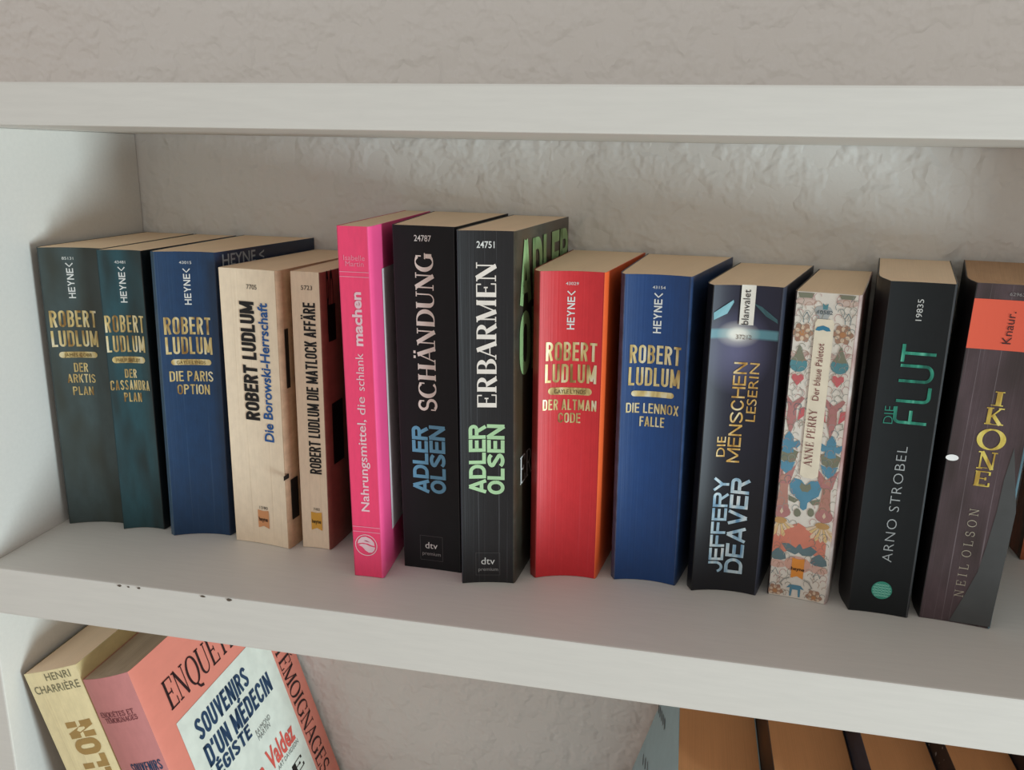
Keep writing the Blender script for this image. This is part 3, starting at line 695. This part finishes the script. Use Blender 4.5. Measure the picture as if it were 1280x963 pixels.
BRN, PALE, TEA, OLV, REDF, BLU, PNK, SAL, DKT, GRY, CRE, YEL = (164, 116, 92), (226, 196, 164), (50, 124, 140), (104, 110, 88), (206, 74, 84), (54, 128, 166), (176, 104, 104), (222, 112, 88), (66, 100, 112), (150, 150, 144), (240, 228, 206), (232, 190, 120)
def flower(cx, cy, r):
    fshape(cx, cy, [(r * (1 + .14 * math.cos(6 * t)) * math.cos(t), r * (1 + .14 * math.cos(6 * t)) * math.sin(t)) for t in [2 * math.pi * i / 36 for i in range(36)]], BRN, 0)
    for k in range(6):
        a = math.radians(60 * k + 30); fshape(cx, cy, ell(r * .26, r * .2, 10, r * .62 * math.cos(a), r * .62 * math.sin(a), 60 * k + 30), PALE, 1)
    fshape(cx, cy, ell(r * .32, r * .32), (186, 118, 64), 1)
def curl(cx, cy, pts, rgb, wd=.35):
    V, F = [], []; strip(pts, lambda d: wd, V, F); o_ = b.spine.uv((cx, cy)); k0 = len(FV)
    for x, y in V: FV.append(b.spine.pt(min(max(o_.x + x * .001, .0002), b.spine.w - .0002), min(max(o_.y + y * .001, .0012), b.h - .0005), .00028))
    for f_ in F: FF.append(tuple(k0 + i for i in f_)); FI.append(fmat(rgb))
for sx, (xu, yu), (xf, yf), (xd, yd), (xh, yh) in ((1, (1008, 369), (1003, 416), (998.5, 452), (997, 474)), (-1, (1060, 371.5), (1053.5, 419), (1050, 455), (1047, 477))):
    fshape(xu, yu, [(-4.2, 1.6), (4.2, 1.6), (3.2, -1.4), (-3.2, -1.4)], OLV, 1); fshape(xu, yu + 8, ell(5.6, 2.2), (206, 176, 164), 0)
    fshape(xu, yu + 8, ell(4.2, 1.3), (216, 190, 178), 1)
    flower(xf, yf, 5.0)
    fshape(xd, yd, [(0, 9.5)] + [(4.6 * math.sin(t), -1.5 + 4.4 * math.cos(t)) for t in [math.radians(40 + 280 * i / 14) for i in range(15)]], TEA, 0)
    fshape(xd, yd, [(0, 9.5), (2.4, 3.4), (4.0, .8), (0, 0.2), (-4.0, .8), (-2.4, 3.4)], OLV, 1)
    fshape(xd - 8, yd - 9, ell(2.4, 1.2, 10, rot=-35), (190, 160, 150), 0); fshape(xd + 8, yd - 9, ell(2.4, 1.2, 10, rot=35), (190, 160, 150), 0)
    fshape(xh, yh, [(0, -3.6), (3.2, .4), (2.9, 2.6), (1.4, 3), (0, 2), (-1.4, 3), (-2.9, 2.6), (-3.2, .4)], REDF, 1); fshape(xh, yh - 5, ell(3.4, 2.0), (222, 200, 186), 0)
    for q in (-1, 1):
        curl(xh, yh + 16, [(q * 1.0, 3), (q * 3.0, 0), (q * 2.4, -2.4), (q * 1.2, -1.4)], GRY); curl(xu, yu + 24, [(q * .6, -3), (q * 2.8, 0), (q * 4.2, 3.0), (q * 2.6, 3.8)], GRY)
        curl(xu, yu + 30, [(0, 4), (q * 1.6, 1), (q * 1.2, -2)], DKT)
for x0, y0 in ((990, 516), (1040.5, 521)):
    fshape(x0, y0, [(0, -13), (2.6, -4), (2.2, 3), (6, 9), (4.6, 10), (0, 6), (-4.6, 10), (-6, 9), (-2.2, 3), (-2.6, -4)], PNK, 0)
    for q in (-1, 1): fshape(x0, y0, [(q * 3.2, -4.5), (q * 6.5, -1), (q * 6.5, 4), (q * 4, 3)], REDF, 1); curl(x0, y0 + 14, [(q * 2, 2), (q * 5, 3), (q * 5.6, 0), (q * 4, -1)], OLV)
    for q in (-1, 1): curl(x0, y0 - 8, [(q * 3, 1), (q * 4.6, 2), (q * 5, .4), (q * 4, -.4)], DKT)
for x0, y0 in ((986, 552), (1039, 559)):
    fshape(x0, y0, [(0, 6.6), (2.4, 3), (2.6, 0), (5.6, 1.6), (6.4, -1), (4.6, -3.4), (2.6, -3), (3.2, -6), (0, -7), (-3.2, -6), (-2.6, -3), (-4.6, -3.4), (-6.4, -1), (-5.6, 1.6), (-2.6, 0), (-2.4, 3)], BLU, 1)
    fshape(x0 - 1, y0 + 17, [(-5.4, 2.6), (0, 5), (5.4, 2.6), (4.2, -3), (0, -4.6), (-4.2, -3)], OLV, 0)
    fshape(x0 - 3, y0 + 30, [(-4.6, 3), (-1.6, 2), (0, 3.2), (1.6, 2), (4.6, 3), (3, -2), (0, -4.6), (-3, -2)], BLU, 1)
    fshape(x0 - 6, y0 + 44, [(-6, 8), (0, 1), (6, 8), (3.4, -4), (-3.4, -4)], PNK, 0)
    fshape(x0 - 7, y0 + 66, [(-2.6, 12), (2.6, 12), (2.2, 4), (3.0, -5), (4.4, -11), (-4.4, -11), (-3.0, -5), (-2.2, 4)], (182, 118, 104), 0)
    fshape(x0 - 9, y0 + 87, ell(4.8, 4), PNK, 1)
    fshape(x0 - 9, y0 + 87, [(0, 2.4), (1, 0), (0, -1.6), (-1, 0)], PALE, 2)
# palmette, fans, leaves
px0 = (1006, 616)
fshape(*px0, [(0, 4.4), (2.6, 7.4), (6.4, 8), (8.6, 4), (7.6, -1), (4, -4), (2, -6), (1.8, -9.6), (0, -11), (-1.8, -9.6), (-2, -6), (-4, -4), (-7.6, -1), (-8.6, 4), (-6.4, 8), (-2.6, 7.4)], BLU, 1)
fshape(*px0, [(0, 4.4), (2.4, 6), (3.2, 3), (1.6, .6), (-1.6, .6), (-3.2, 3), (-2.4, 6)], OLV, 2)
for q in (-1, 1): fshape(*px0, [(q * 3, -5), (q * 8.6, -2.6), (q * 8.2, -6), (q * 5, -7)], OLV, 1); fshape(px0[0] - 1 + q * 8.5, px0[1] + 25, ell(1.8, 2.6), OLV, 1)
fshape(997, 668, [(-15, 4), (-9, 1), (-4, 5), (0, 7), (4, 5), (9, 2), (16, -3), (16, -13), (8, -11), (0, -9), (-8, -13), (-15, -14)], SAL, 0)
for x0, y0, q in ((975, 648, -1), (1028, 656, 1)):
    for k in range(9):
        a = math.radians(-150 + 15 * k); c_, s_ = math.cos(a), math.sin(a)
        fshape(x0, y0, [(0, 0), (10 * c_ - 1.1 * s_, 10 * s_ + 1.1 * c_), (11.4 * c_, 11.4 * s_), (10 * c_ + 1.1 * s_, 10 * s_ - 1.1 * c_)], YEL if k % 2 else (236, 206, 170), 1)
    fshape(x0, y0, ell(4.0, 2.0, 12, 0, -1), (190, 138, 70), 2)
fshape(999, 687, [(-10, 2.4), (-6, 3), (-2, .6), (0, 4), (2, .6), (6, 3), (10, .6), (7, -3), (2, -3.6), (0, -2), (-2, -3.6), (-7, -2)], DKT, 1)
for x0, y0 in ((972.5, 693), (1023.5, 702)):
    fshape(x0, y0, [(-4.6, -2), (-4, 1), (-1.6, 3.4), (0, 4.4), (1.6, 3.4), (4, 1), (4.6, -2), (2, -3.2), (-2, -3.2)], DKT, 1); fshape(x0 - 1, y0 + 11, ell(5.4, 2.6), (222, 172, 156), 0)
fshape(997, 706, ell(7.6, 5.2), (222, 160, 140), 0)
for q in (-1, 1): curl(995, 728, [(q * 4, 2.4), (q * 7, 1), (q * 9, -2), (q * 7.4, -3.4)], GRY, .8); curl(995 + q * 22, 724 + q * 3, [(-2, 2), (0, -1), (2, 2)], GRY); curl(995 + q * 26, 714 + q * 3, [(-2, -3), (0, 1), (2, -3)], DKT)
flower(968.5, 738, 4.2); flower(1017, 747, 4.2)
fshape(993.5, 738, [(-5, 1), (-3, 3.4), (3, 3.4), (5, 1), (3, 1.4), (3, -4), (2, -4), (1.6, .4), (-1.6, .4), (-2, -4), (-3, -4), (-3, 1.4)], BLU, 1)
fshape(1029, 391, [(-4.6, 1.4), (-3.6, 3), (0, 4), (3.6, 3), (4.6, 1.4), (2.4, -4), (-2.4, -4)], (168, 176, 178), 0)
fshape(1032, 384, [(-1.4, 2), (0, .8), (1.4, 2), (1.2, -1.4), (-1.2, -1.4)], TEA, 1)
rs = random.Random(3)
for yy in range(372, 752, 9):                    # fine scrollwork filling the ground
    xl = 996 - (yy - 366) * (996 - 959.6) / 377 ; xr = 1077 - (yy - 368) * (1077 - 1032) / 388
    for fr in (.07, .2, .33, .67, .8, .93):
        cx = xl + (xr - xl) * fr + rs.uniform(-3, 3); k = rs.choice((-1, 1)); g = rs.choice((GRY, DKT, OLV, BRN, PNK))
        curl(cx, yy + rs.uniform(-3, 3), [(k * (1.1 + .35 * q) * math.cos(q * .8), (1.1 + .35 * q) * math.sin(q * .8)) for q in range(6)], g, .24)
ob = mesh_obj('floral_print', FV, FF, FM, b.o_spine, midx=FI)
def label_strip():
    sf = b.spine; a = sf.uv((1007, 594)); c = sf.uv((1028, 404)); hw = .0049; m = sf.w * .50
    poly(b, [(m - hw, a.y), (m - hw * .5, a.y - .0016), (m + hw * .5, a.y - .0016), (m + hw, a.y), (m + hw, c.y), (m + hw * .8, c.y + .0022), (m - hw * .8, c.y + .0022), (m - hw, c.y)], 'title_strip', plain('strip_cream', (242, 230, 206)), off=.0005)
    return m
label_strip()
fshape(1029, 411, [(-4, -1), (-3, .8), (0, 1.8), (3, .8), (4, -1), (2.4, -1.4), (1.2, -.6), (0, -1.6), (-1.2, -.6), (-2.4, -1.4)], BLU, 0)
o_ = b.spine.uv((1029, 411)); poly(b, [(o_.x + x * .001, o_.y + y * .001) for x, y in [(-4, -1), (-3, .8), (0, 1.8), (3, .8), (4, -1), (2, -1.3), (0, -.6), (-2, -1.3)]], 'floral_print', plain('floral_ink_blue2', (60, 132, 164)), off=.0007)
MAR = plain('maroon_ink', (130, 66, 66))
text(b, 'ANNE PERRY', (1015, 583.6), (1021, 512), 9, MAR, 'author_lettering', serif=dict(thick=.13, thin=.05, track=.1), off=.0008)
text(b, 'Der blaue Paletot', (1023.5, 501), (1030, 429.5), 7.5, MAR, 'title_lettering', off=.0008)
text(b, '10582', (1022, 392.5), (1041, 393.5), 5, plain('slate_ink', (58, 76, 88)), 'number_lettering', off=.0006)
heyne_emblem(b, 988, 699.5, 1006, 722, (232, 148, 62), 'orange')
# 13 black green title
b = Book('paperback_book', 'black paperback with glossy green title and thin grey author lettering', (.5147, .0705), (.5460, .0687), .191, (.5315, YB), (.5745, YB),
         cover('soft_black_cover', (18, 22, 24), .48, spec=.3), cover('soft_black_front', (60, 62, 64), .4), cover('soft_black_back', (18, 18, 20), .5), TANP, lean=-.0008, sag=.0010, LS=(.5120, .0900), group='upper row of paperbacks')
GRN = gold('green_foil', (48, 150, 124), (24, 100, 84), (120, 206, 178))
text(b, '19835', (1150.3, 401.2), (1156.5, 374.5), 7, plain('pale_grey_ink', (200, 200, 196)), 'number_lettering')
def tube_text(b, A, B, hpx):
    a, c = b.spine.uv(A), b.spine.uv(B); d = c - a; m_ = (a.x + c.x) / 2; a.x = c.x = m_; d = c - a; hm = hpx * d.length / math.hypot(B[0] - A[0], B[1] - A[1])
    V, F = [], []; wf = lambda q: .105
    G = [(0.0, [[(.06, 0), (.06, .72)] + arc(.2, .8, .14, .17, 180, 90, 6) + [(.62, .97)], [(.06, .5), (.5, .5)]]),
         (.78, [[(.05, 1)] + [(.05, .2)] + arc(.22, .2, .17, .16, 180, 270, 6) + [(.58, .04)]]),
         (1.5, [[(.05, 1), (.05, .24)] + arc(.32, .24, .27, .2, 180, 360, 12) + [(.59, 1)]]),
         (2.22, [[(.0, .97), (.62, .97)], [(.31, .97), (.31, 0)]])]
    for dx, strokes in G:
        for st in strokes: strip([(dx + x, y) for x, y in st], wf, V, F)
    tot = 2.84
    put(b.spine, ([(x / tot, y) for x, y in V], F), a, d, Vector((-d.y, d.x)).normalized() * hm, 'title_lettering', GRN, b.root)
tube_text(b, (1158, 533), (1171.5, 433), 38)
text(b, 'DIE', (1116, 530), (1117.6, 508), 11, plain('deep_green_ink', (40, 128, 108)), 'title_lettering', bold=-.012)
text(b, 'ARNO STROBEL', (1114.5, 703.3), (1134.5, 559), 11, plain('silver_ink', (168, 172, 172)), 'author_lettering', bold=-.012, spacing=1.15)
disc(b, (1102, 738), 13, 'fish_emblem', plain('mint_ink', (58, 150, 128)), None)
sf = b.spine; o = sf.uv((1102, 738)); r = (sf.uv((1115, 738)) - o).length
for k in range(5):
    for q in (-1, 1):
        y = (-.6 + .3 * k) * r; hw = math.sqrt(max(0, r * r * .8 - y * y)); V, F = [], []
        strip([(o.x + (-1 + 2 * i / 10) * hw, y + o.y + q * .1 * r * math.sin(i * 1.6)) for i in range(11)], lambda d: r * .06, V, F)
        mesh_obj('emblem_net', [b.spine.pt(u, v, .0004) for u, v in V], F, plain('mint_light_ink', (140, 206, 186)), b.o_spine)
# 14 dark brown with orange band
b = Book('paperback_book', 'dark brown creased paperback with an orange band and yellow stacked title letters', (.5531, .0715), (.5886, .0668), .192, (.5790, YB), (.6285, .1800),
         cover('umber_cover', (80, 64, 68), .26, crease=.45, crease_rgb=(150, 138, 142), second=(58, 46, 46)), cover('teal_edge_front', (110, 150, 164), .35, second=(60, 84, 92)), cover('umber_back', (26, 20, 22), .5), TAND, lean=.0024, sag=.0008, LS=(.5530, .0890), group='upper row of paperbacks')
sf = b.spine; v1 = sf.uv((1221, 373)).y; v0 = sf.uv((1209, 435)).y
quad_uv(b, .0001, v0, sf.w - .0001, v1, 'publisher_band', cover('orange_band', (232, 96, 70), .3, crease=.12, crease_rgb=(240, 190, 170), mottle=.04), sf, .0002, 10)
text(b, 'Knaur.', (1263.3, 430.6), (1270.2, 390), 10, plain('dark_brown_ink', (66, 34, 34)), 'publisher_lettering', off=.0005)
text(b, '62963', (1262, 369.5), (1281, 371), 4.5, plain('faded_ink', (150, 144, 142)), 'number_lettering', off=.0005)
YLW = gold('yellow_print', (232, 212, 104), (186, 152, 66), (246, 232, 150))
for ch, cx, cy, hh, ww in (('I', 1247.4, 496.6, 21, 12), ('K', 1241.8, 518, 25, 24), ('O', 1236.8, 546.5, 30, 37), ('N', 1231.6, 573, 26, 24), ('E', 1226.2, 596, 22, 20)):
    text(b, ch, (cx - ww / 2, cy + hh / 2), (cx + ww / 2, cy + hh / 2 + 1.5), hh, YLW, 'title_lettering', serif=dict(thick=.16, thin=.07))
for cx, cy, L in ((1243, 507, 9), (1241, 531, 12), (1229, 585, 10), (1226, 606, 9), (1236, 562, 8)):
    a = b.spine.uv((cx, cy)); quad_uv(b, a.x - L * .0002, a.y, a.x + L * .0002, a.y + .0003, 'title_flourish', YLW, b.spine, .0003, 1)
text(b, 'NEIL OLSON', (1203.5, 747), (1224, 637), 9.5, plain('beige_ink', (176, 166, 146)), 'author_lettering', serif=dict(thick=.085, thin=.05, track=.42))
# grey swoosh of the cover art and the white fleck
pxpoly(b, [(1237, 784), (1186, 776), (1205, 745), (1222, 715), (1234, 680), (1246, 640), (1255, 600), (1268, 560), (1270, 640), (1252, 720)], 'cover_art', plain('slate_print', (78, 80, 80), .4), .00018)
disc(b, (1190, 572), 8.2, 'white_fleck', plain('fleck_white', (250, 250, 248), .5), None, off=.0004, squash=.55)
# rust book behind, at the frame's edge
Wq = lambda x, y, z: Vector((.6375 + y, .1862 - x, z))          # stands face out, its spine to the left
b = Book('paperback_book', 'rust brown paperback standing face out against the wall past the dark brown one', (0, 0), (.0200, 0), .178, (0, .114), (.0200, .114),
         cover('rust_cover', (150, 78, 44), .5, mottle=.3, second=(84, 58, 34)), cover('rust_front', (176, 88, 48), .5, mottle=.3, second=(96, 64, 38)), cover('rust_back', (150, 80, 40), .5, mottle=.3), TAN, sag=.0002, W=Wq, LS=(0, .002), RS=(.0202, .002), base=Wq(.01, .057, 0))

# ---------------------------------------------------------------- lower shelf, left: two books leaning on the side panel
th = math.radians(18)
def leanL(bx, w_): 
    c_, s_ = math.cos(th), math.sin(th)
    return lambda x, y, z: Vector((bx + x * c_ - z * s_, y, ZL + x * s_ + z * c_))
Wf = leanL(.0716, .0)
YLB = cover('yellowed_cover', (240, 224, 176), .5, crease=.35, crease_rgb=(176, 150, 104), mottle=.08)
b = Book('paperback_book', 'yellowed cream paperback with tan letters leaning on the side panel under the shelf', (0, .013), (.0405, .0140), .2185, (0, .150), (.0405, .150),
         YLB, cover('yellowed_front', (206, 184, 132), .55), cover('yellowed_back', (120, 100, 66), .6), TANP, W=Wf, sag=-.0012, base=Wf(.02, .08, 0), group='books leaning on the side panel below')
OLI = plain('olive_grey_ink', (126, 122, 96))
text(b, 'HENRI', (60, 854.5), (88, 842.5), 8.5, OLI, 'author_lettering', snap=True); text(b, 'CHARRIÈRE', (48.5, 874), (99, 853), 8.5, OLI, 'author_lettering', snap=True)
a = b.spine.uv((120, 900)); V, F = block_text('PAPILLON', 4.7, .25, .04); x0 = min(v[0] for v in V); x1 = max(v[0] for v in V)
put(b.spine, ([((x - x0) / (x1 - x0), y) for x, y in V], F), Vector((.0350, a.y - .088)), Vector((0, .090)), Vector((-.019, 0)), 'title_lettering', plain('tan_ink', (178, 144, 88)), b.root)
Wf2 = leanL(.1164, 0)
PKS = cover('dusty_pink_spine', (206, 136, 134), .45, mottle=.05)
b = Book('hardcover_book', 'salmon pink book with a white title panel leaning on the yellowed paperback', (0, .0130), (.0350, .0130), .2215, (0, .1845), (.0350, .1845),
         PKS, cover('salmon_cover', (232, 140, 122), .4, mottle=.04), cover('salmon_back', (190, 110, 100), .5), paper('grey_paper', (190, 170, 146)), W=Wf2, sag=-.0025, RS=(.0362, .0165), base=Wf2(.0175, .09, 0), group='books leaning on the side panel below')
f = b.front
def fpx(q): return tuple(f.uv(q))
pa, pb, pc = f.uv((216.4, 897)), f.uv((314.4, 811.7)), f.uv((401, 963))
WPM = plain('panel_white_ink', (232, 236, 224))
u0, u1, v1 = pa.x, (f.uv((333, 814)).x + pc.x) / 2, (pa.y + pb.y) / 2
quad_uv(b, u0, .02, u1, v1, 'title_panel', WPM, f, .0003, 2)
DKI = plain('dark_maroon_ink', (44, 20, 24)); NAV = plain('navy_ink', (36, 66, 98)); COR = plain('coral_ink', (226, 96, 84)); GIN = plain('mid_grey_ink', (120, 122, 118))
def ftext(s_, A, B, hpx, m, nm='title_lettering', **k): text(b, s_, A, B, hpx, m, nm, surf=f, off=.0006, **k)
SR2 = dict(thick=.13, thin=.045, track=.02)
# ENQUETES along the top, TEMOIGNAGES down the fore-edge
a = f.uv((211, 883)); c = f.uv((268, 841)); lv = (a.y + c.y) / 2
per = (c.x - a.x) / 4.0
V, F = serif_text('ENQUÊTES', **SR2); xm = max(v[0] for v in V); x4 = max(v[0] for v in serif_text('ENQU', **SR2)[0]); sc = (c.x - a.x) / x4
put(f, V and ([(x, y) for x, y in V], F), Vector((a.x, lv)), Vector((sc, 0)), Vector((0, .0205)), 'series_lettering', DKI, b.root, .0004)
a = f.uv((358, 834)); c = f.uv((415, 955))
V, F = serif_text('TÉMOIGNAGES', **SR2); xM = max(v[0] for v in serif_text('TÉ', **SR2)[0]) + .04; xE = max(v[0] for v in V); sc = abs(a.y - c.y) / (xE * 1.02 - xM)
put(f, (V, F), Vector(((u1 + .0035), a.y + sc * xM)), Vector((0, -sc)), Vector((.0165, 0)), 'series_lettering', DKI, b.root, .0004)
ftext('SOUVENIRS', (248, 922), (314, 860), 20, NAV, block=(.22, .07))
ftext('D’UN MÉDECIN', (259, 951), (344, 870), 20, NAV, block=(.22, .07))
a = f.uv((248, 922)); c = f.uv((259, 951)); dv = a.y - c.y
V, F = block_text('LÉGISTE', 3.6, .22, .07); x0 = min(v[0] for v in V); x1 = max(v[0] for v in V)
e1 = f.uv((319, 930)).x; s0 = f.uv((262, 968)).x
put(f, ([((x - x0) / (x1 - x0), y) for x, y in V], F), Vector((s0, c.y - dv)), Vector((e1 - s0, 0)), Vector((0, .0105)), 'title_lettering', NAV, b.root, .0006)
ftext('RAYMOND', (320, 919), (338, 900), 5, GIN, 'author_lettering'); ftext('MARTIN', (323, 925), (338, 910), 5, GIN, 'author_lettering')
ftext('Valdez', (337, 960), (371, 927), 18, COR, bold=.03); ftext('ART DAVIDSON', (347, 960), (374, 932), 4, GIN, 'author_lettering')
V, F = font_text('Exxon', .03); a = f.uv((331, 966)); x0 = min(v[0] for v in V); x1 = max(v[0] for v in V)
put(f, ([((x - x0) / (x1 - x0), y / CAPH) for x, y in V], F), Vector((a.x - .034, f.uv((337, 960)).y)), Vector((.034, 0)), Vector((0, .010)), 'title_lettering', COR, b.root, .0006)
ftext('FE', (368, 970), (381, 957), 10, BLK, serif=dict(thick=.2, thin=.07))
text(b, 'ENQUÊTES ET', (129, 900), (167, 889), 5.5, plain('plum_ink', (116, 58, 66)), 'series_lettering', serif=dict(thick=.16, thin=.08)); text(b, 'TÉMOIGNAGES', (135, 907), (172, 896), 5.5, plain('plum_ink', (116, 58, 66)), 'series_lettering', serif=dict(thick=.16, thin=.08))
a = b.spine.uv((176, 960)); V, F = block_text('SOUVENIRS', 2.9, .2, .06); x0 = min(v[0] for v in V); x1 = max(v[0] for v in V)
put(b.spine, ([((x - x0) / (x1 - x0), y) for x, y in V], F), Vector((.0105, a.y - .004)), Vector((.022, 0)), Vector((0, .0075)), 'title_lettering', NAV, b.root)

# ---------------------------------------------------------------- lower shelf, right: thick books leaning away
tr = math.radians(16)
def leanR(bx):        # bx: where the lower right edge touches the board
    c_, s_ = math.cos(tr), math.sin(tr)
    return lambda x, y, z: Vector((bx + x * c_ + z * s_, y, ZL - x * s_ + z * c_))      # x runs from -thickness to 0
specs = [(.0535, (150, 176, 182), (132, 84, 54), 'thick paperback with a pale blue cover leaning under the shelf', None),
         (.0540, (78, 48, 26), (150, 92, 52), 'thick book with a brown and black cover behind the pale blue one', (20, 16, 14)),
         (.0475, (44, 52, 70), (150, 92, 52), 'thick book with a slate blue and black cover on the lower shelf', (22, 24, 34)),
         (.0470, (40, 28, 28), (150, 92, 52), 'thick book with a near-black cover flecked white on the lower shelf', (24, 16, 16)),
         (.0460, (28, 20, 26), (150, 92, 52), 'thick book with a plain black cover, last of the leaning row', None)]
h0 = .1835; cR, sR = math.cos(tr), math.sin(tr)
xt = .4250                                            # upper left edge of the first book
LOWP = paper('dark_page_tops', (214, 152, 102), .85)
for i, (w_, rgb, _, lab, sec) in enumerate(specs):
    hh = (-.100 - ZL - w_ * sR) / cR
    bx = xt + w_ * cR - hh * sR
    Wr = leanR(bx)
    cm = cover('leaning_cover_%d' % i, rgb, .45, mottle=.3 if sec else .05, second=sec)
    b = Book('paperback_book', lab, (-w_, .030), (0, .030), hh, (-w_, .160), (0, .160), cm, cm, cm, LOWP, W=Wr, sag=.002, RS=(-.0001, .0318), LS=(-w_, .0318), base=Wr(-w_ / 2, .09, 0), group='thick books leaning on the lower shelf')
    if i == 0:
        bk = b.back
        for (A, B, n_) in (((823, 884), (832, 908), 5), ((803, 948), (811, 962), 3)):
            a, c = bk.uv(A), bk.uv(B)
            for k in range(n_):
                q = a.lerp(c, (k + .5) / n_); L = random.uniform(.0012, .002)
                vs = [bk.pt(q.x + dx, q.y + dy) + (Vector((-cR, 0, sR)) * .0003) for dx, dy in ((-.006, -L / 2), (.006, -L / 2), (.006, L / 2), (-.006, L / 2))]
                mesh_obj('cover_print', vs, [(0, 1, 2, 3)], plain('faint_dark_ink', (70, 74, 78)), b.o_back)
    if i == 3:
        bk = b.back
        for k in range(26):
            u, v = random.uniform(.0, .10), hh - random.uniform(.002, .014); e = random.uniform(.0004, .0012)
            vs = [bk.pt(u + dx, v + dy) + (Vector((-cR, 0, sR)) * .0003) for dx, dy in ((-e, -e), (e, -e * .4), (e * .6, e), (-e * .8, e * .5))]
            mesh_obj('cover_fleck', vs, [(0, 1, 2, 3)], plain('fleck_grey', (150, 144, 144)), b.o_back)
    xt += w_ / cR + .0006
for o in bpy.data.objects:
    if '_base' in o: del o['_base']
